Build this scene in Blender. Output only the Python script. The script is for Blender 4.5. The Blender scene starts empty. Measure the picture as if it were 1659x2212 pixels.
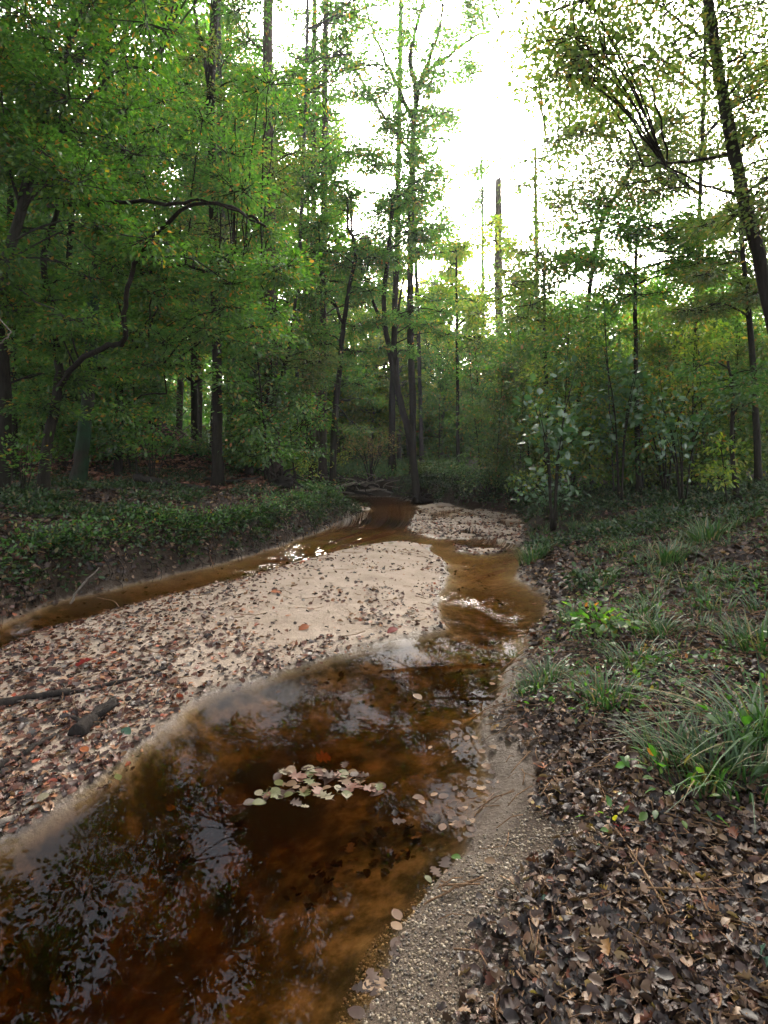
import bpy, math, random
import numpy as np

SC = bpy.context.scene
# ------------------------------------------------------------------ camera, sky, sun, exposure
F, CX, HY, EYE = 1200.0, 829.5, 985.0, 1.5       # lens measured on a 1659 x 2212 view of the photograph
cam_d = bpy.data.cameras.new('camera')
cam = bpy.data.objects.new('camera', cam_d)
SC.collection.objects.link(cam)
cam_d.sensor_fit = 'VERTICAL'
cam_d.sensor_height = 24.0
cam_d.lens = 24.0 * F / 2212.0
cam_d.shift_y = -(1106.0 - HY) / 2212.0
cam_d.clip_start = 0.05
cam_d.clip_end = 3000
cam.location = (0, 0, EYE)
cam.rotation_euler = (math.radians(90), 0, 0)
SC.camera = cam

SUN_EL, SUN_ROT = math.radians(31), math.radians(9)
world = bpy.data.worlds.new('World')
SC.world = world
world.use_nodes = True
wn = world.node_tree.nodes
wl = world.node_tree.links
bg = wn['Background']
sky = wn.new('ShaderNodeTexSky')
sky.sky_type = 'NISHITA'
sky.sun_disc = False
sky.sun_elevation = SUN_EL
sky.sun_rotation = SUN_ROT
sky.dust_density = 6
sky.air_density = 0.9
sky.ozone_density = 0.6
bwn = wn.new('ShaderNodeRGBToBW'); wl.new(sky.outputs[0], bwn.inputs[0])
veil = wn.new('ShaderNodeMix'); veil.data_type = 'RGBA'; veil.blend_type = 'MULTIPLY'; veil.inputs[0].default_value = 1
wl.new(bwn.outputs[0], veil.inputs[6]); veil.inputs[7].default_value = (1.04, .98, .88, 1)
thin = wn.new('ShaderNodeMix'); thin.data_type = 'RGBA'; thin.inputs[0].default_value = .68      # a thin veil of cloud
wl.new(sky.outputs[0], thin.inputs[6]); wl.new(veil.outputs[2], thin.inputs[7])
wl.new(thin.outputs[2], bg.inputs[0])
bg.inputs[1].default_value = 0.15
sun_d = bpy.data.lights.new('sun', 'SUN')
sun_d.energy = 0.8
sun_d.angle = math.radians(14)
sun_d.color = (1.0, 0.93, 0.82)
sun = bpy.data.objects.new('sun', sun_d)
SC.collection.objects.link(sun)
sun.rotation_euler = (math.radians(90) - SUN_EL, 0, math.pi - SUN_ROT)
SC.view_settings.view_transform = 'Standard'
SC.view_settings.look = 'None'
SC.view_settings.exposure = 4.05
SC.view_settings.gamma = 1.0
SC.view_settings.use_curve_mapping = False
SC.cycles.max_bounces = 6
SC.cycles.diffuse_bounces = 3
SC.cycles.glossy_bounces = 2
SC.cycles.transmission_bounces = 4
SC.cycles.transparent_max_bounces = 8
SC.cycles.volume_bounces = 0
SC.cycles.caustics_reflective = False
SC.cycles.caustics_refractive = False
SC.cycles.use_denoising = True
SC.cycles.use_adaptive_sampling = False
SC.cycles.sample_clamp_indirect = 6

RNG = np.random.default_rng(11)
random.seed(5)

# ------------------------------------------------------------------ helpers
def W(px, py, Y):
    "a point seen at (px, py) standing Y metres away"
    return np.array([(px - CX) * Y / F, Y, EYE + (HY - py) * Y / F])

def G(px, py, z=0.0):
    "a point of the ground of height z"
    Y = (EYE - z) * F / (py - HY)
    return np.array([(px - CX) * Y / F, Y])

def vnoise(x, y, seed=0):
    x = np.asarray(x, float); y = np.asarray(y, float)
    xi = np.floor(x).astype(np.int64); yi = np.floor(y).astype(np.int64)
    fx = x - xi; fy = y - yi
    fx = fx * fx * (3 - 2 * fx); fy = fy * fy * (3 - 2 * fy)
    def h(a, b):
        n = (a * 374761393 + b * 668265263 + seed * 2147483647) & 0xffffffff
        n = ((n ^ (n >> 13)) * 1274126177) & 0xffffffff
        n = n ^ (n >> 16)
        return (n & 0xffff) / 32767.5 - 1
    a = h(xi, yi); b = h(xi + 1, yi); c = h(xi, yi + 1); d = h(xi + 1, yi + 1)
    return (a * (1 - fx) + b * fx) * (1 - fy) + (c * (1 - fx) + d * fx) * fy

def fbm(x, y, o=4, seed=0):
    s = 0; a = 1.0; t = 0
    for i in range(o):
        s = s + a * vnoise(x * 2 ** i, y * 2 ** i, seed + i * 7); t += a; a *= 0.5
    return s / t

def poly_sd(poly, x, y):
    "signed distance to a polygon, positive inside"
    P = np.array(poly, float); Q = np.roll(P, -1, 0)
    best = np.full(x.shape, 1e9); inside = np.zeros(x.shape, bool)
    for (ax, ay), (bx, by) in zip(P, Q):
        dx, dy = bx - ax, by - ay
        t = np.clip(((x - ax) * dx + (y - ay) * dy) / (dx * dx + dy * dy + 1e-12), 0, 1)
        best = np.minimum(best, (x - ax - t * dx) ** 2 + (y - ay - t * dy) ** 2)
        c = ((ay > y) != (by > y))
        xx = ax + (y - ay) * dx / (dy if abs(dy) > 1e-12 else 1e-12)
        inside ^= c & (x < xx)
    d = np.sqrt(best)
    return np.where(inside, d, -d)

def line_d(line, x, y):
    best = np.full(x.shape, 1e9)
    for (ax, ay), (bx, by) in zip(line[:-1], line[1:]):
        dx, dy = bx - ax, by - ay
        t = np.clip(((x - ax) * dx + (y - ay) * dy) / (dx * dx + dy * dy + 1e-12), 0, 1)
        best = np.minimum(best, (x - ax - t * dx) ** 2 + (y - ay - t * dy) ** 2)
    return np.sqrt(best)

def sstep(a, b, x):
    t = np.clip((x - a) / (b - a), 0, 1)
    return t * t * (3 - 2 * t)

# ------------------------------------------------------------------ the lie of the land
LEFT = [(-6.5, -3), (-5.8, 1), (-5.2, 2.8), (-4.3, 4)] + [tuple(G(*p)) for p in
        [(0, 1345), (100, 1308), (250, 1270), (400, 1235), (520, 1205), (600, 1180), (690, 1150), (740, 1125), (780, 1107)]]
SPIT = [(-0.45, 16.2), (-0.9, 17.0), (-1.9, 17.6), (-2.9, 18.1), (-4.6, 18.7), (-9, 20.5), (-14, 21)]
FAR = [(-14, 23.5), (-9, 22.6), (-4.9, 21.4), (-2.3, 20.8), (0.3, 20.6), (0.9, 19.0)]
RIGHT = FAR + [(2.0, 17.2)] + [tuple(G(*p)) for p in
        [(1105, 1110), (1138, 1130), (1118, 1160), (1130, 1200), (1135, 1250), (1178, 1300), (1172, 1345),
         (1145, 1400), (1108, 1440), (1085, 1490), (1045, 1525), (1062, 1600), (1068, 1680), (1038, 1760),
         (1008, 1850), (950, 1900), (885, 2000), (862, 2060), (828, 2130), (780, 2212)]] + [(-0.2, 1.2), (-0.45, 0.7), (-0.9, 0), (-1.6, -3)]
CHANNEL = LEFT + SPIT + RIGHT
BAR = [tuple(G(*p)) for p in
       [(0, 1402), (100, 1356), (200, 1328), (330, 1290), (500, 1252), (640, 1213), (760, 1183), (860, 1167),
        (925, 1178), (962, 1210), (968, 1240), (942, 1280), (955, 1345), (900, 1372), (800, 1390), (700, 1412),
        (620, 1440), (500, 1480), (430, 1508), (380, 1550), (330, 1582), (280, 1612), (220, 1660), (150, 1712), (0, 1800), (-300, 1990)]] \
      + [(-2.9, 2.2), (-4.2, 2.6), (-4.3, 3.2), (-3.7, 3.8)]
MIDBAR = [tuple(G(*p)) for p in
          [(900, 1092), (960, 1082), (1010, 1086), (1130, 1108), (1180, 1135), (1180, 1172), (1105, 1174), (1050, 1160), (1000, 1163), (930, 1163), (888, 1150), (895, 1120)]]
ISLET = [tuple(G(*p)) for p in [(985, 1176), (1020, 1184), (1075, 1186), (1085, 1194), (1040, 1196), (1000, 1190)]]

def land(x, y, full=False):
    x = np.asarray(x, float); y = np.asarray(y, float)
    k = 0.03 + 0.012 * np.clip(y, 0, 20); k2 = 0.014 * sstep(9, 5, y)
    wx = x + k * fbm(x * 1.7, y * 1.7, 2, 3) + k2 * fbm(x * 9, y * 9, 2, 5)
    wy = y + 1.3 * k * fbm(x * 1.6 + 9, y * 1.6, 2, 4) + k2 * fbm(x * 8, y * 8, 2, 6)
    dc = poly_sd(CHANNEL, wx, wy)                         # + in channel
    db = np.maximum.reduce([poly_sd(BAR, wx, wy), poly_sd(MIDBAR, wx, wy), poly_sd(ISLET, wx, wy)])
    s = np.minimum(dc, -db)                               # water: distance to shore
    deep = 0.60 / np.clip(y, 3.0, 30) + 0.24 * sstep(0.0, -1.4, x) * sstep(4.0, 2.0, y)  # extra depth at the near left puts the corner's shade into the bed
    bed = -(0.03 + .035 * sstep(7, 4, y)) * (1 - np.exp(-np.maximum(s, 0) / 0.035)) - deep * (1 - np.exp(-np.maximum(s, 0) / 0.5)) + 0.012 * fbm(x * 5, y * 5, 3, 9)
    bed = np.minimum(bed, -0.004)
    bar = 0.10 * (1 - np.exp(-np.maximum(db, 0) / 0.55)) * (0.8 + 0.35 * fbm(x * 1.1, y * 1.1, 3, 12)) + 0.006 * fbm(x * 11, y * 11, 2, 15) * sstep(0, .2, db)
    fb_ = sstep(9.0, 9.8, y)
    bar = bar * (1 - .55 * fb_) + fb_ * (0.11 * fbm(x * 2.2, y * 1.6, 3, 16) - .022) * sstep(0, .15, db)
    dl = line_d(LEFT + SPIT, wx, wy); dr = line_d(RIGHT, wx, wy)
    o = np.maximum(-dc, 0)
    leftside = dl < dr
    spit = sstep(13.2, 15.0, y) * sstep(19, 18, y) * sstep(-3.2, -1.6, x)
    lb = (0.36 * (1 - .92 * spit) * (1 - np.exp(-(o / 0.13) ** 1.5)) + 0.46 * (1 - np.exp(-o / 1.1))) * (1 - 0.75 * spit * np.exp(-o / 0.9)) + 0.012 * o
    hill = 0.60 * np.maximum(0, -x - 3.4 - 0.1 * (y - 18)) * sstep(12.5, 20, y) + 0.35 * np.maximum(0, -x - 9) * sstep(2, 12, y)
    lb = lb * (1 + 0.35 * fbm(x * 2.2, y * 2.2, 3, 25) * np.exp(-o / .5)) + 9 * (1 - np.exp(-hill / 9)) + 0.07 * fbm(x * 0.8, y * 0.8, 4, 21) * sstep(0, 1, o)
    steep = sstep(9.5, 12.5, y)                            # the far right bank is undercut and steep
    rb = (0.07 * (1 - np.exp(-o / 0.22)) + 0.20 * np.minimum(o, 5.2) + 0.03 * np.maximum(o - 5.0, 0)) * (1 - steep) \
        + steep * (0.55 * (1 - np.exp(-(o / 0.3) ** 1.3)) + 0.03 * o)
    rb = rb + 0.05 * fbm(x * 1.3, y * 1.3, 4, 31) * sstep(0, .8, o) + 0.015 * fbm(x * 6, y * 6, 3, 33) * sstep(0, .3, o)
    bank = np.maximum(np.where(leftside, lb, rb), 0.004 + 0.02 * sstep(0, .1, o))
    far = sstep(22, 60, y)
    bank = bank + far * 0.6 + 3.5 * sstep(42, 100, y) + 0.2 * far * fbm(x * 0.08, y * 0.08, 3, 41)
    z = np.where(dc > 0, np.where(db > 0, bar + 0.003, bed), bank)
    if not full: return z
    return z, dc, db, leftside, o, s

def axis(parts):
    out = []
    for a, b, n in parts: out += list(np.linspace(a, b, n, endpoint=False))
    return np.array(out)

def mesh_obj(name, V, faces, mats, parent=None, smooth=False, mat_idx=None, loc=None):
    """faces: list of (k, array (n,k)) blocks"""
    me = bpy.data.meshes.new(name)
    V = np.asarray(V, np.float32)
    tot = sum(f.shape[0] for _, f in faces); nl = sum(f.size for _, f in faces)
    me.vertices.add(len(V)); me.vertices.foreach_set('co', V.ravel())
    me.loops.add(nl); me.polygons.add(tot)
    li = np.concatenate([f.ravel() for _, f in faces]).astype(np.int32)
    cnt = np.concatenate([np.full(f.shape[0], k, np.int32) for k, f in faces])
    st = np.concatenate([[0], np.cumsum(cnt)[:-1]]).astype(np.int32)
    me.loops.foreach_set('vertex_index', li)
    me.polygons.foreach_set('loop_start', st)
    me.polygons.foreach_set('loop_total', cnt)
    for m in (mats if isinstance(mats, (list, tuple)) else [mats]): me.materials.append(m)
    if mat_idx is not None: me.polygons.foreach_set('material_index', np.asarray(mat_idx, np.int32))
    if smooth: me.polygons.foreach_set('use_smooth', np.ones(tot, bool))
    me.update(calc_edges=True)
    o = bpy.data.objects.new(name, me)
    SC.collection.objects.link(o)
    if parent is not None: o.parent = parent
    if loc is not None: o.location = loc
    return o

def tag(o, label=None, cat=None, group=None, kind=None):
    if label: o['label'] = label
    if cat: o['category'] = cat
    if group: o['group'] = group
    if kind: o['kind'] = kind
    return o

def empty(name, loc, label, cat, group=None):
    o = bpy.data.objects.new(name, None)
    SC.collection.objects.link(o)
    o.location = [float(v) for v in loc]
    o.empty_display_size = 0.1
    return tag(o, label, cat, group)

def copy_thing(src, loc, rotz, scale, label, group=None):
    r = src.copy(); SC.collection.objects.link(r)
    r.location = [float(v) for v in loc]; r.rotation_euler = (0, 0, rotz)
    r.scale = (scale if isinstance(scale, tuple) else (scale,) * 3)
    r['label'] = label
    if group: r['group'] = group
    for ch in src.children:
        c = ch.copy(); SC.collection.objects.link(c); c.parent = r
    return r

# ------------------------------------------------------------------ materials
def nmat(name):
    m = bpy.data.materials.new(name); m.use_nodes = True
    nt = m.node_tree; nt.nodes.clear()
    out = nt.nodes.new('ShaderNodeOutputMaterial')
    return m, nt, out

def ramp(nt, stops, fac, interp='LINEAR'):
    r = nt.nodes.new('ShaderNodeValToRGB'); cr = r.color_ramp; cr.interpolation = interp
    while len(cr.elements) < len(stops): cr.elements.new(0.5)
    for e, (p, c) in zip(cr.elements, stops):
        e.position = p; e.color = (*c, 1)
    nt.links.new(fac, r.inputs[0])
    return r.outputs[0]

def noise_tex(nt, scale, detail=4, rough=0.55, vec=None):
    n = nt.nodes.new('ShaderNodeTexNoise'); n.inputs['Scale'].default_value = scale
    n.inputs['Detail'].default_value = detail; n.inputs['Roughness'].default_value = rough
    if vec is not None: nt.links.new(vec, n.inputs['Vector'])
    return n.outputs['Fac']

def obj_coord(nt):
    return nt.nodes.new('ShaderNodeTexCoord').outputs['Object']

def mixc(nt, fac, a, b):
    m = nt.nodes.new('ShaderNodeMix'); m.data_type = 'RGBA'
    for s, v in ((m.inputs[0], fac), (m.inputs[6], a), (m.inputs[7], b)):
        if isinstance(v, (int, float)): s.default_value = v
        elif isinstance(v, tuple): s.default_value = (*v, 1)
        else: nt.links.new(v, s)
    return m.outputs[2]

def math_n(nt, op, a, b=None):
    m = nt.nodes.new('ShaderNodeMath'); m.operation = op
    for s, v in ((m.inputs[0], a), (m.inputs[1], b)):
        if v is None: continue
        if isinstance(v, (int, float)): s.default_value = v
        else: nt.links.new(v, s)
    return m.outputs[0]

def leaf_mat(name, stops, trans=0.45, gloss=0.045, rough=0.4, interp='LINEAR'):
    m, nt, out = nmat(name)
    g = nt.nodes.new('ShaderNodeNewGeometry')
    col = ramp(nt, stops, g.outputs['Random Per Island'], interp)
    d = nt.nodes.new('ShaderNodeBsdfDiffuse'); t = nt.nodes.new('ShaderNodeBsdfTranslucent')
    gl = nt.nodes.new('ShaderNodeBsdfGlossy'); gl.inputs['Roughness'].default_value = rough
    nt.links.new(col, d.inputs[0])
    br = nt.nodes.new('ShaderNodeMix'); br.data_type = 'RGBA'; br.blend_type = 'MULTIPLY'
    br.inputs[0].default_value = 1; nt.links.new(col, br.inputs[6]); br.inputs[7].default_value = (1.5, 1.9, 0.7, 1)
    nt.links.new(br.outputs[2], t.inputs[0])
    m1 = nt.nodes.new('ShaderNodeMixShader'); m1.inputs[0].default_value = trans
    nt.links.new(d.outputs[0], m1.inputs[1]); nt.links.new(t.outputs[0], m1.inputs[2])
    m2 = nt.nodes.new('ShaderNodeMixShader'); m2.inputs[0].default_value = gloss
    nt.links.new(m1.outputs[0], m2.inputs[1]); nt.links.new(gl.outputs[0], m2.inputs[2])
    nt.links.new(m2.outputs[0], out.inputs[0])
    return m

def bark_mat(name, c1, c2, scale=9, stretch=0.18, moss=None):
    m, nt, out = nmat(name)
    mp = nt.nodes.new('ShaderNodeMapping'); mp.inputs['Scale'].default_value = (1, 1, stretch)
    nt.links.new(obj_coord(nt), mp.inputs[0])
    n = noise_tex(nt, scale * 3, 6, 0.65, mp.outputs[0])
    n2 = noise_tex(nt, 2.2, 3, 0.5, obj_coord(nt))
    col = ramp(nt, [(0.3, c1), (0.7, c2)], n)
    if moss: col = mixc(nt, ramp(nt, [(0.42, (0, 0, 0)), (0.62, (1, 1, 1))], n2), col, moss)
    b = nt.nodes.new('ShaderNodeBsdfPrincipled'); b.inputs['Roughness'].default_value = 0.9; b.inputs['Specular IOR Level'].default_value = 0.08
    nt.links.new(col, b.inputs['Base Color'])
    bp = nt.nodes.new('ShaderNodeBump'); bp.inputs['Strength'].default_value = 0.7; bp.inputs['Distance'].default_value = 0.02
    nt.links.new(n, bp.inputs['Height']); nt.links.new(bp.outputs[0], b.inputs['Normal'])
    nt.links.new(b.outputs[0], out.inputs[0])
    return m

GREEN = [(0, (.030, .075, .012)), (.35, (.045, .11, .016)), (.7, (.075, .15, .02)), (.90, (.11, .17, .022)), (.955, (.25, .17, .02)), (1, (.34, .10, .02))]
GREEN_D = [(0, (.022, .058, .014)), (.5, (.035, .085, .02)), (.85, (.06, .12, .022)), (.96, (.12, .11, .02)), (1, (.28, .09, .02))]
GREEN_OL = [(0, (.04, .07, .015)), (.45, (.07, .10, .02)), (.8, (.11, .13, .025)), (.93, (.17, .12, .03)), (1, (.25, .10, .03))]
GREEN_Y = [(0, (.07, .13, .015)), (.5, (.14, .19, .02)), (.85, (.26, .25, .025)), (1, (.36, .2, .03))]
GREEN_T = [(0, (.022, .065, .028)), (.6, (.04, .10, .04)), (1, (.07, .14, .045))]  # bluish green: sky sheen of the broad leaves put into their colour
def dim(st, k=.72, g=1.0): return [(p, (c[0] * k, c[1] * k * g, c[2] * k)) for p, c in st]
GREEN, GREEN_D, GREEN_OL, GREEN_Y, GREEN_T = [dim(q, .74, 1.06) for q in (GREEN, GREEN_D, GREEN_OL, GREEN_Y, GREEN_T)]
M_leaf = leaf_mat('leaf_green', GREEN, 0.56)
M_leafd = leaf_mat('leaf_deep_green', GREEN_D, 0.5)
M_leafo = leaf_mat('leaf_olive', GREEN_OL, 0.52)
M_leafy = leaf_mat('leaf_yellow_green', GREEN_Y, 0.58)
M_leaft = leaf_mat('leaf_broad', GREEN_T, 0.3, 0.08, 0.38)
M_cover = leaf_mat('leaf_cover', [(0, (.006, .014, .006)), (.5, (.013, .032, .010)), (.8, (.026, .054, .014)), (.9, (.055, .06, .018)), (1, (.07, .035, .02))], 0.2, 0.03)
M_grass = leaf_mat('grass_blade', [(0, (.010, .03, .009)), (.55, (.024, .058, .017)), (.80, (.045, .08, .02)), (.88, (.10, .08, .04)), (1, (.14, .10, .055))], 0.3, 0.04, 0.4)
LITTER = [(0, (.010, .006, .006)), (.25, (.022, .012, .011)), (.5, (.045, .024, .02)), (.66, (.08, .042, .028)), (.8, (.14, .08, .048)),
          (.90, (.25, .16, .095)), (.945, (.09, .03, .018)), (.985, (.15, .045, .022)), (1, (.38, .26, .07))]
M_litter = leaf_mat('dry_leaf', dim(LITTER, .62), 0.1, 0.03, 0.5)
M_litter_r = leaf_mat('hill_leaf', [(0, (.05, .02, .014)), (.4, (.13, .05, .034)), (.8, (.22, .095, .06)), (1, (.32, .16, .1))], 0.1, 0.04, 0.5)
M_litter_w = leaf_mat('wet_leaf', [(0, (.008, .005, .005)), (.35, (.025, .012, .010)), (.6, (.055, .020, .014)), (.8, (.10, .04, .025)), (.93, (.20, .11, .06)), (1, (.18, .03, .012))], 0.06, 0.035, 0.4)
M_bark = bark_mat('bark_dark', (.008, .0065, .0055), (.024, .020, .016))
M_barkg = bark_mat('bark_grey', (.02, .019, .018), (.055, .05, .046))
M_barkp = bark_mat('bark_pine', (.016, .013, .011), (.06, .046, .038), 7, 0.3)
M_barkm = bark_mat('bark_mossy', (.01, .009, .008), (.03, .026, .02), moss=(.016, .04, .02))
M_wood = bark_mat('wet_wood', (.007, .006, .006), (.028, .023, .02), 10, 0.4)
M_woodp = bark_mat('pale_wood', (.07, .06, .05), (.19, .16, .135), 10, 0.4)

# ground
gm, nt, out = nmat('forest_floor')
att = nt.nodes.new('ShaderNodeVertexColor'); att.layer_name = 'zone'
sep = nt.nodes.new('ShaderNodeSeparateColor'); nt.links.new(att.outputs[0], sep.inputs[0])
oc = obj_coord(nt)
n1 = noise_tex(nt, 3.0, 6, 0.6, oc); n2 = noise_tex(nt, 60, 4, 0.7, oc); n3 = noise_tex(nt, 1.4, 6, 0.65, oc); n4 = noise_tex(nt, 420, 2, 0.5, oc)
sand = ramp(nt, [(.25, (.15, .112, .085)), (.5, (.215, .168, .133)), (.75, (.27, .22, .18))], n1)
sand = mixc(nt, math_n(nt, 'MULTIPLY', ramp(nt, [(.52, (0, 0, 0)), (.68, (1, 1, 1))], n2), 0.35), sand, (.09, .06, .045))
sand = mixc(nt, math_n(nt, 'MULTIPLY', ramp(nt, [(.45, (0, 0, 0)), (.7, (1, 1, 1))], n4), 0.3), sand, (.38, .32, .26))
soil = ramp(nt, [(.3, (.009, .006, .004)), (.55, (.022, .014, .010)), (.75, (.045, .029, .020))], n2)
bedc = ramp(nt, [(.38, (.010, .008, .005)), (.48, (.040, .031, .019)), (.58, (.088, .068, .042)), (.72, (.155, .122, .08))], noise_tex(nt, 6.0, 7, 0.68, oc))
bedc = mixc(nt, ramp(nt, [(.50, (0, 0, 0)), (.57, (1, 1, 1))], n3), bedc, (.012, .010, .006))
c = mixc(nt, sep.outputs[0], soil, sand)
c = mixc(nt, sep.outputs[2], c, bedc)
wet = mixc(nt, math_n(nt, 'MULTIPLY', sep.outputs[1], 0.62), c, mixc(nt, 0.0, (.03, .019, .012), (0, 0, 0)))
b = nt.nodes.new('ShaderNodeBsdfPrincipled'); b.inputs['Specular IOR Level'].default_value = .12
nt.links.new(wet, b.inputs['Base Color'])
rr = nt.nodes.new('ShaderNodeMapRange'); nt.links.new(sep.outputs[1], rr.inputs[0]); rr.inputs[3].default_value = 0.95; rr.inputs[4].default_value = 0.35
nt.links.new(rr.outputs[0], b.inputs['Roughness'])
bp = nt.nodes.new('ShaderNodeBump'); bp.inputs['Strength'].default_value = 0.8; bp.inputs['Distance'].default_value = 0.015
hh = math_n(nt, 'ADD', n2, math_n(nt, 'MULTIPLY', noise_tex(nt, 16, 5, 0.6, oc), 1.6)); nt.links.new(hh, bp.inputs['Height']); nt.links.new(bp.outputs[0], b.inputs['Normal'])
nt.links.new(math_n(nt, 'SUBTRACT', .8, math_n(nt, 'MULTIPLY', sep.outputs[2], .7)), bp.inputs['Strength'])
nt.links.new(b.outputs[0], out.inputs[0])

# ------------------------------------------------------------------ ground sheet
xs = axis([(-400, -60, 18), (-60, -16, 40), (-16, -7, 50), (-7, -4, 60), (-4, 5, 300), (5, 8, 60), (8, 20, 50), (20, 60, 30), (60, 400, 18)]); xs = np.append(xs, 400)
ys = axis([(-60, -4, 14), (-4, 0.9, 50), (0.9, 6, 200), (6, 12, 130), (12, 22, 330), (22, 24, 20), (24, 60, 60), (60, 600, 40)]); ys = np.append(ys, 600)
XX, YY = np.meshgrid(xs, ys)
Z, DC, DB, LS, OO, SS = land(XX.ravel(), YY.ravel(), True)
V = np.stack([XX.ravel(), YY.ravel(), Z], 1)
nx, ny = len(xs), len(ys)
ii = np.arange(nx * ny).reshape(ny, nx)
Q = np.stack([ii[:-1, :-1], ii[:-1, 1:], ii[1:, 1:], ii[1:, :-1]], -1).reshape(-1, 4)
ground = mesh_obj('ground', V, [(4, Q)], gm, smooth=True)
tag(ground, kind='structure')
x, y = V[:, 0], V[:, 1]
fn = fbm(x * 4, y * 4, 3, 77)
sandm = np.where(DC > 0, 1.0, 0.0)
spitm = sstep(0.9, 0.3, OO + 0.3 * fn) * LS * sstep(12.5, 14.5, y)
stripr = sstep(0.20, 0.08, OO + 0.08 * fn) * (~LS) * sstep(1.75, 2.0, y) * sstep(3.2, 2.7, y)
grav = sstep(0.65, 0.3, OO + 0.25 * fn) * (~LS) * sstep(2.3, 1.8, y)
edge_r = sstep(0.12, 0.03, OO + 0.05 * fn) * (~LS) * sstep(13, 9, y)
path = sstep(0.25, 0.1, np.abs(x - (2.6 + 0.25 * (y - 4))) + 0.4 * fn) * sstep(2.8, 3.4, y) * sstep(6.5, 5, y) * 0.55
sandm = np.clip(np.maximum.reduce([sandm, spitm, stripr * .3, grav * 0.22, edge_r * 0.35, path * .5]), 0, 1)
wetm = np.where(DC > 0, np.where(DB > 0, sstep(0.10, 0.05, DB + 0.04 * fn), 1.0), sstep(0.25, 0.0, OO + 0.08 * fn))
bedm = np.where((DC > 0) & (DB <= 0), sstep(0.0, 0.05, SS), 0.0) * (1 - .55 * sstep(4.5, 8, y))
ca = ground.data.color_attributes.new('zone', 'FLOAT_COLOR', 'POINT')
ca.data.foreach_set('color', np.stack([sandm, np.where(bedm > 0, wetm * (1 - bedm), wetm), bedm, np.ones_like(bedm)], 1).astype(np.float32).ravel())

# ------------------------------------------------------------------ water
wm, nt, out = nmat('creek_water')
tr = nt.nodes.new('ShaderNodeBsdfTransparent')
gl = nt.nodes.new('ShaderNodeBsdfGlossy'); gl.inputs['Roughness'].default_value = 0.005
fr = nt.nodes.new('ShaderNodeFresnel'); fr.inputs[0].default_value = 1.34
geo = nt.nodes.new('ShaderNodeNewGeometry')
f = math_n(nt, 'MULTIPLY', fr.outputs[0], math_n(nt, 'SUBTRACT', 1.0, geo.outputs['Backfacing']))
mp = nt.nodes.new('ShaderNodeMapping'); mp.inputs['Rotation'].default_value = (0, 0, 0.35); mp.inputs['Scale'].default_value = (1.6, 0.8, 1)
nt.links.new(obj_coord(nt), mp.inputs[0])
bp = nt.nodes.new('ShaderNodeBump'); bp.inputs['Strength'].default_value = 0.05; bp.inputs['Distance'].default_value = 0.003
nt.links.new(noise_tex(nt, 6.0, 2, 0.5, mp.outputs[0]), bp.inputs['Height'])
nt.links.new(bp.outputs[0], gl.inputs['Normal']); nt.links.new(bp.outputs[0], fr.inputs['Normal'])
mx = nt.nodes.new('ShaderNodeMixShader'); nt.links.new(f, mx.inputs[0]); nt.links.new(tr.outputs[0], mx.inputs[1]); nt.links.new(gl.outputs[0], mx.inputs[2])
nt.links.new(mx.outputs[0], out.inputs[0])
va = nt.nodes.new('ShaderNodeVolumeAbsorption'); va.inputs[0].default_value = (.71, .51, .15, 1); va.inputs[1].default_value = 7.0
nt.links.new(va.outputs[0], out.inputs[1])
x0, x1, y0, y1, zb = -13.5, 5.0, -2.9, 24.5, -1.0
V = [(x0, y0, zb), (x1, y0, zb), (x1, y1, zb), (x0, y1, zb), (x0, y0, 0), (x1, y0, 0), (x1, y1, 0), (x0, y1, 0)]
Qw = np.array([(3, 2, 1, 0), (4, 5, 6, 7), (0, 1, 5, 4), (1, 2, 6, 5), (2, 3, 7, 6), (3, 0, 4, 7)])
tag(mesh_obj('water', V, [(4, Qw)], wm), kind='structure')

# ------------------------------------------------------------------ leaf and tube builders
def unit(v): return v / (np.linalg.norm(v, axis=-1, keepdims=True) + 1e-9)

def leaf_template(widths, lengths, fold=0.25, droop=0.15, curl=0.0):
    """stations along the midrib: left edge, midrib, right edge"""
    v = []; K = len(widths)
    for w, l in zip(widths, lengths):
        zz = -droop * l * l
        v += [(-w, l, zz + fold * w + curl * w * l), (0, l, zz), (w, l, zz + fold * w - curl * w * l)]
    q = []
    for k in range(K - 1):
        a = 3 * k
        q += [(a, a + 1, a + 4, a + 3), (a + 1, a + 2, a + 5, a + 4)]
    return np.array(v, float), np.array(q)

T_SMALL = (np.array([(0, 0, 0), (-.27, .35, .05), (-.2, .72, .03), (0, 1, -.1), (.2, .72, .03), (.27, .35, .05)], float),
           np.array([(0, 3, 2, 1), (0, 5, 4, 3)]))
T_OVAL = leaf_template([.01, .24, .30, .2, .01], [0, .25, .5, .78, 1], .2, .2)

def litter_templates(n, rng):
    out = []
    for i in range(n):
        if i % 3 != 1 and i % 2 == 0: w, l = [.02, .26, .33, .24, .02], [0, .22, .5, .8, 1]
        elif i % 3 == 1: w, l = [.02, .22, .12, .40, .22, .48, .2, .26, .03], [0, .14, .26, .36, .5, .62, .76, .88, 1]
        else: w, l = [.02, .42, .25, .55, .22, .34, .03], [0, .12, .32, .46, .6, .8, 1]
        out.append(leaf_template(w, l, rng.uniform(-.5, .9), rng.uniform(-.4, .5), rng.uniform(-.8, .8)))
    return out

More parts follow.
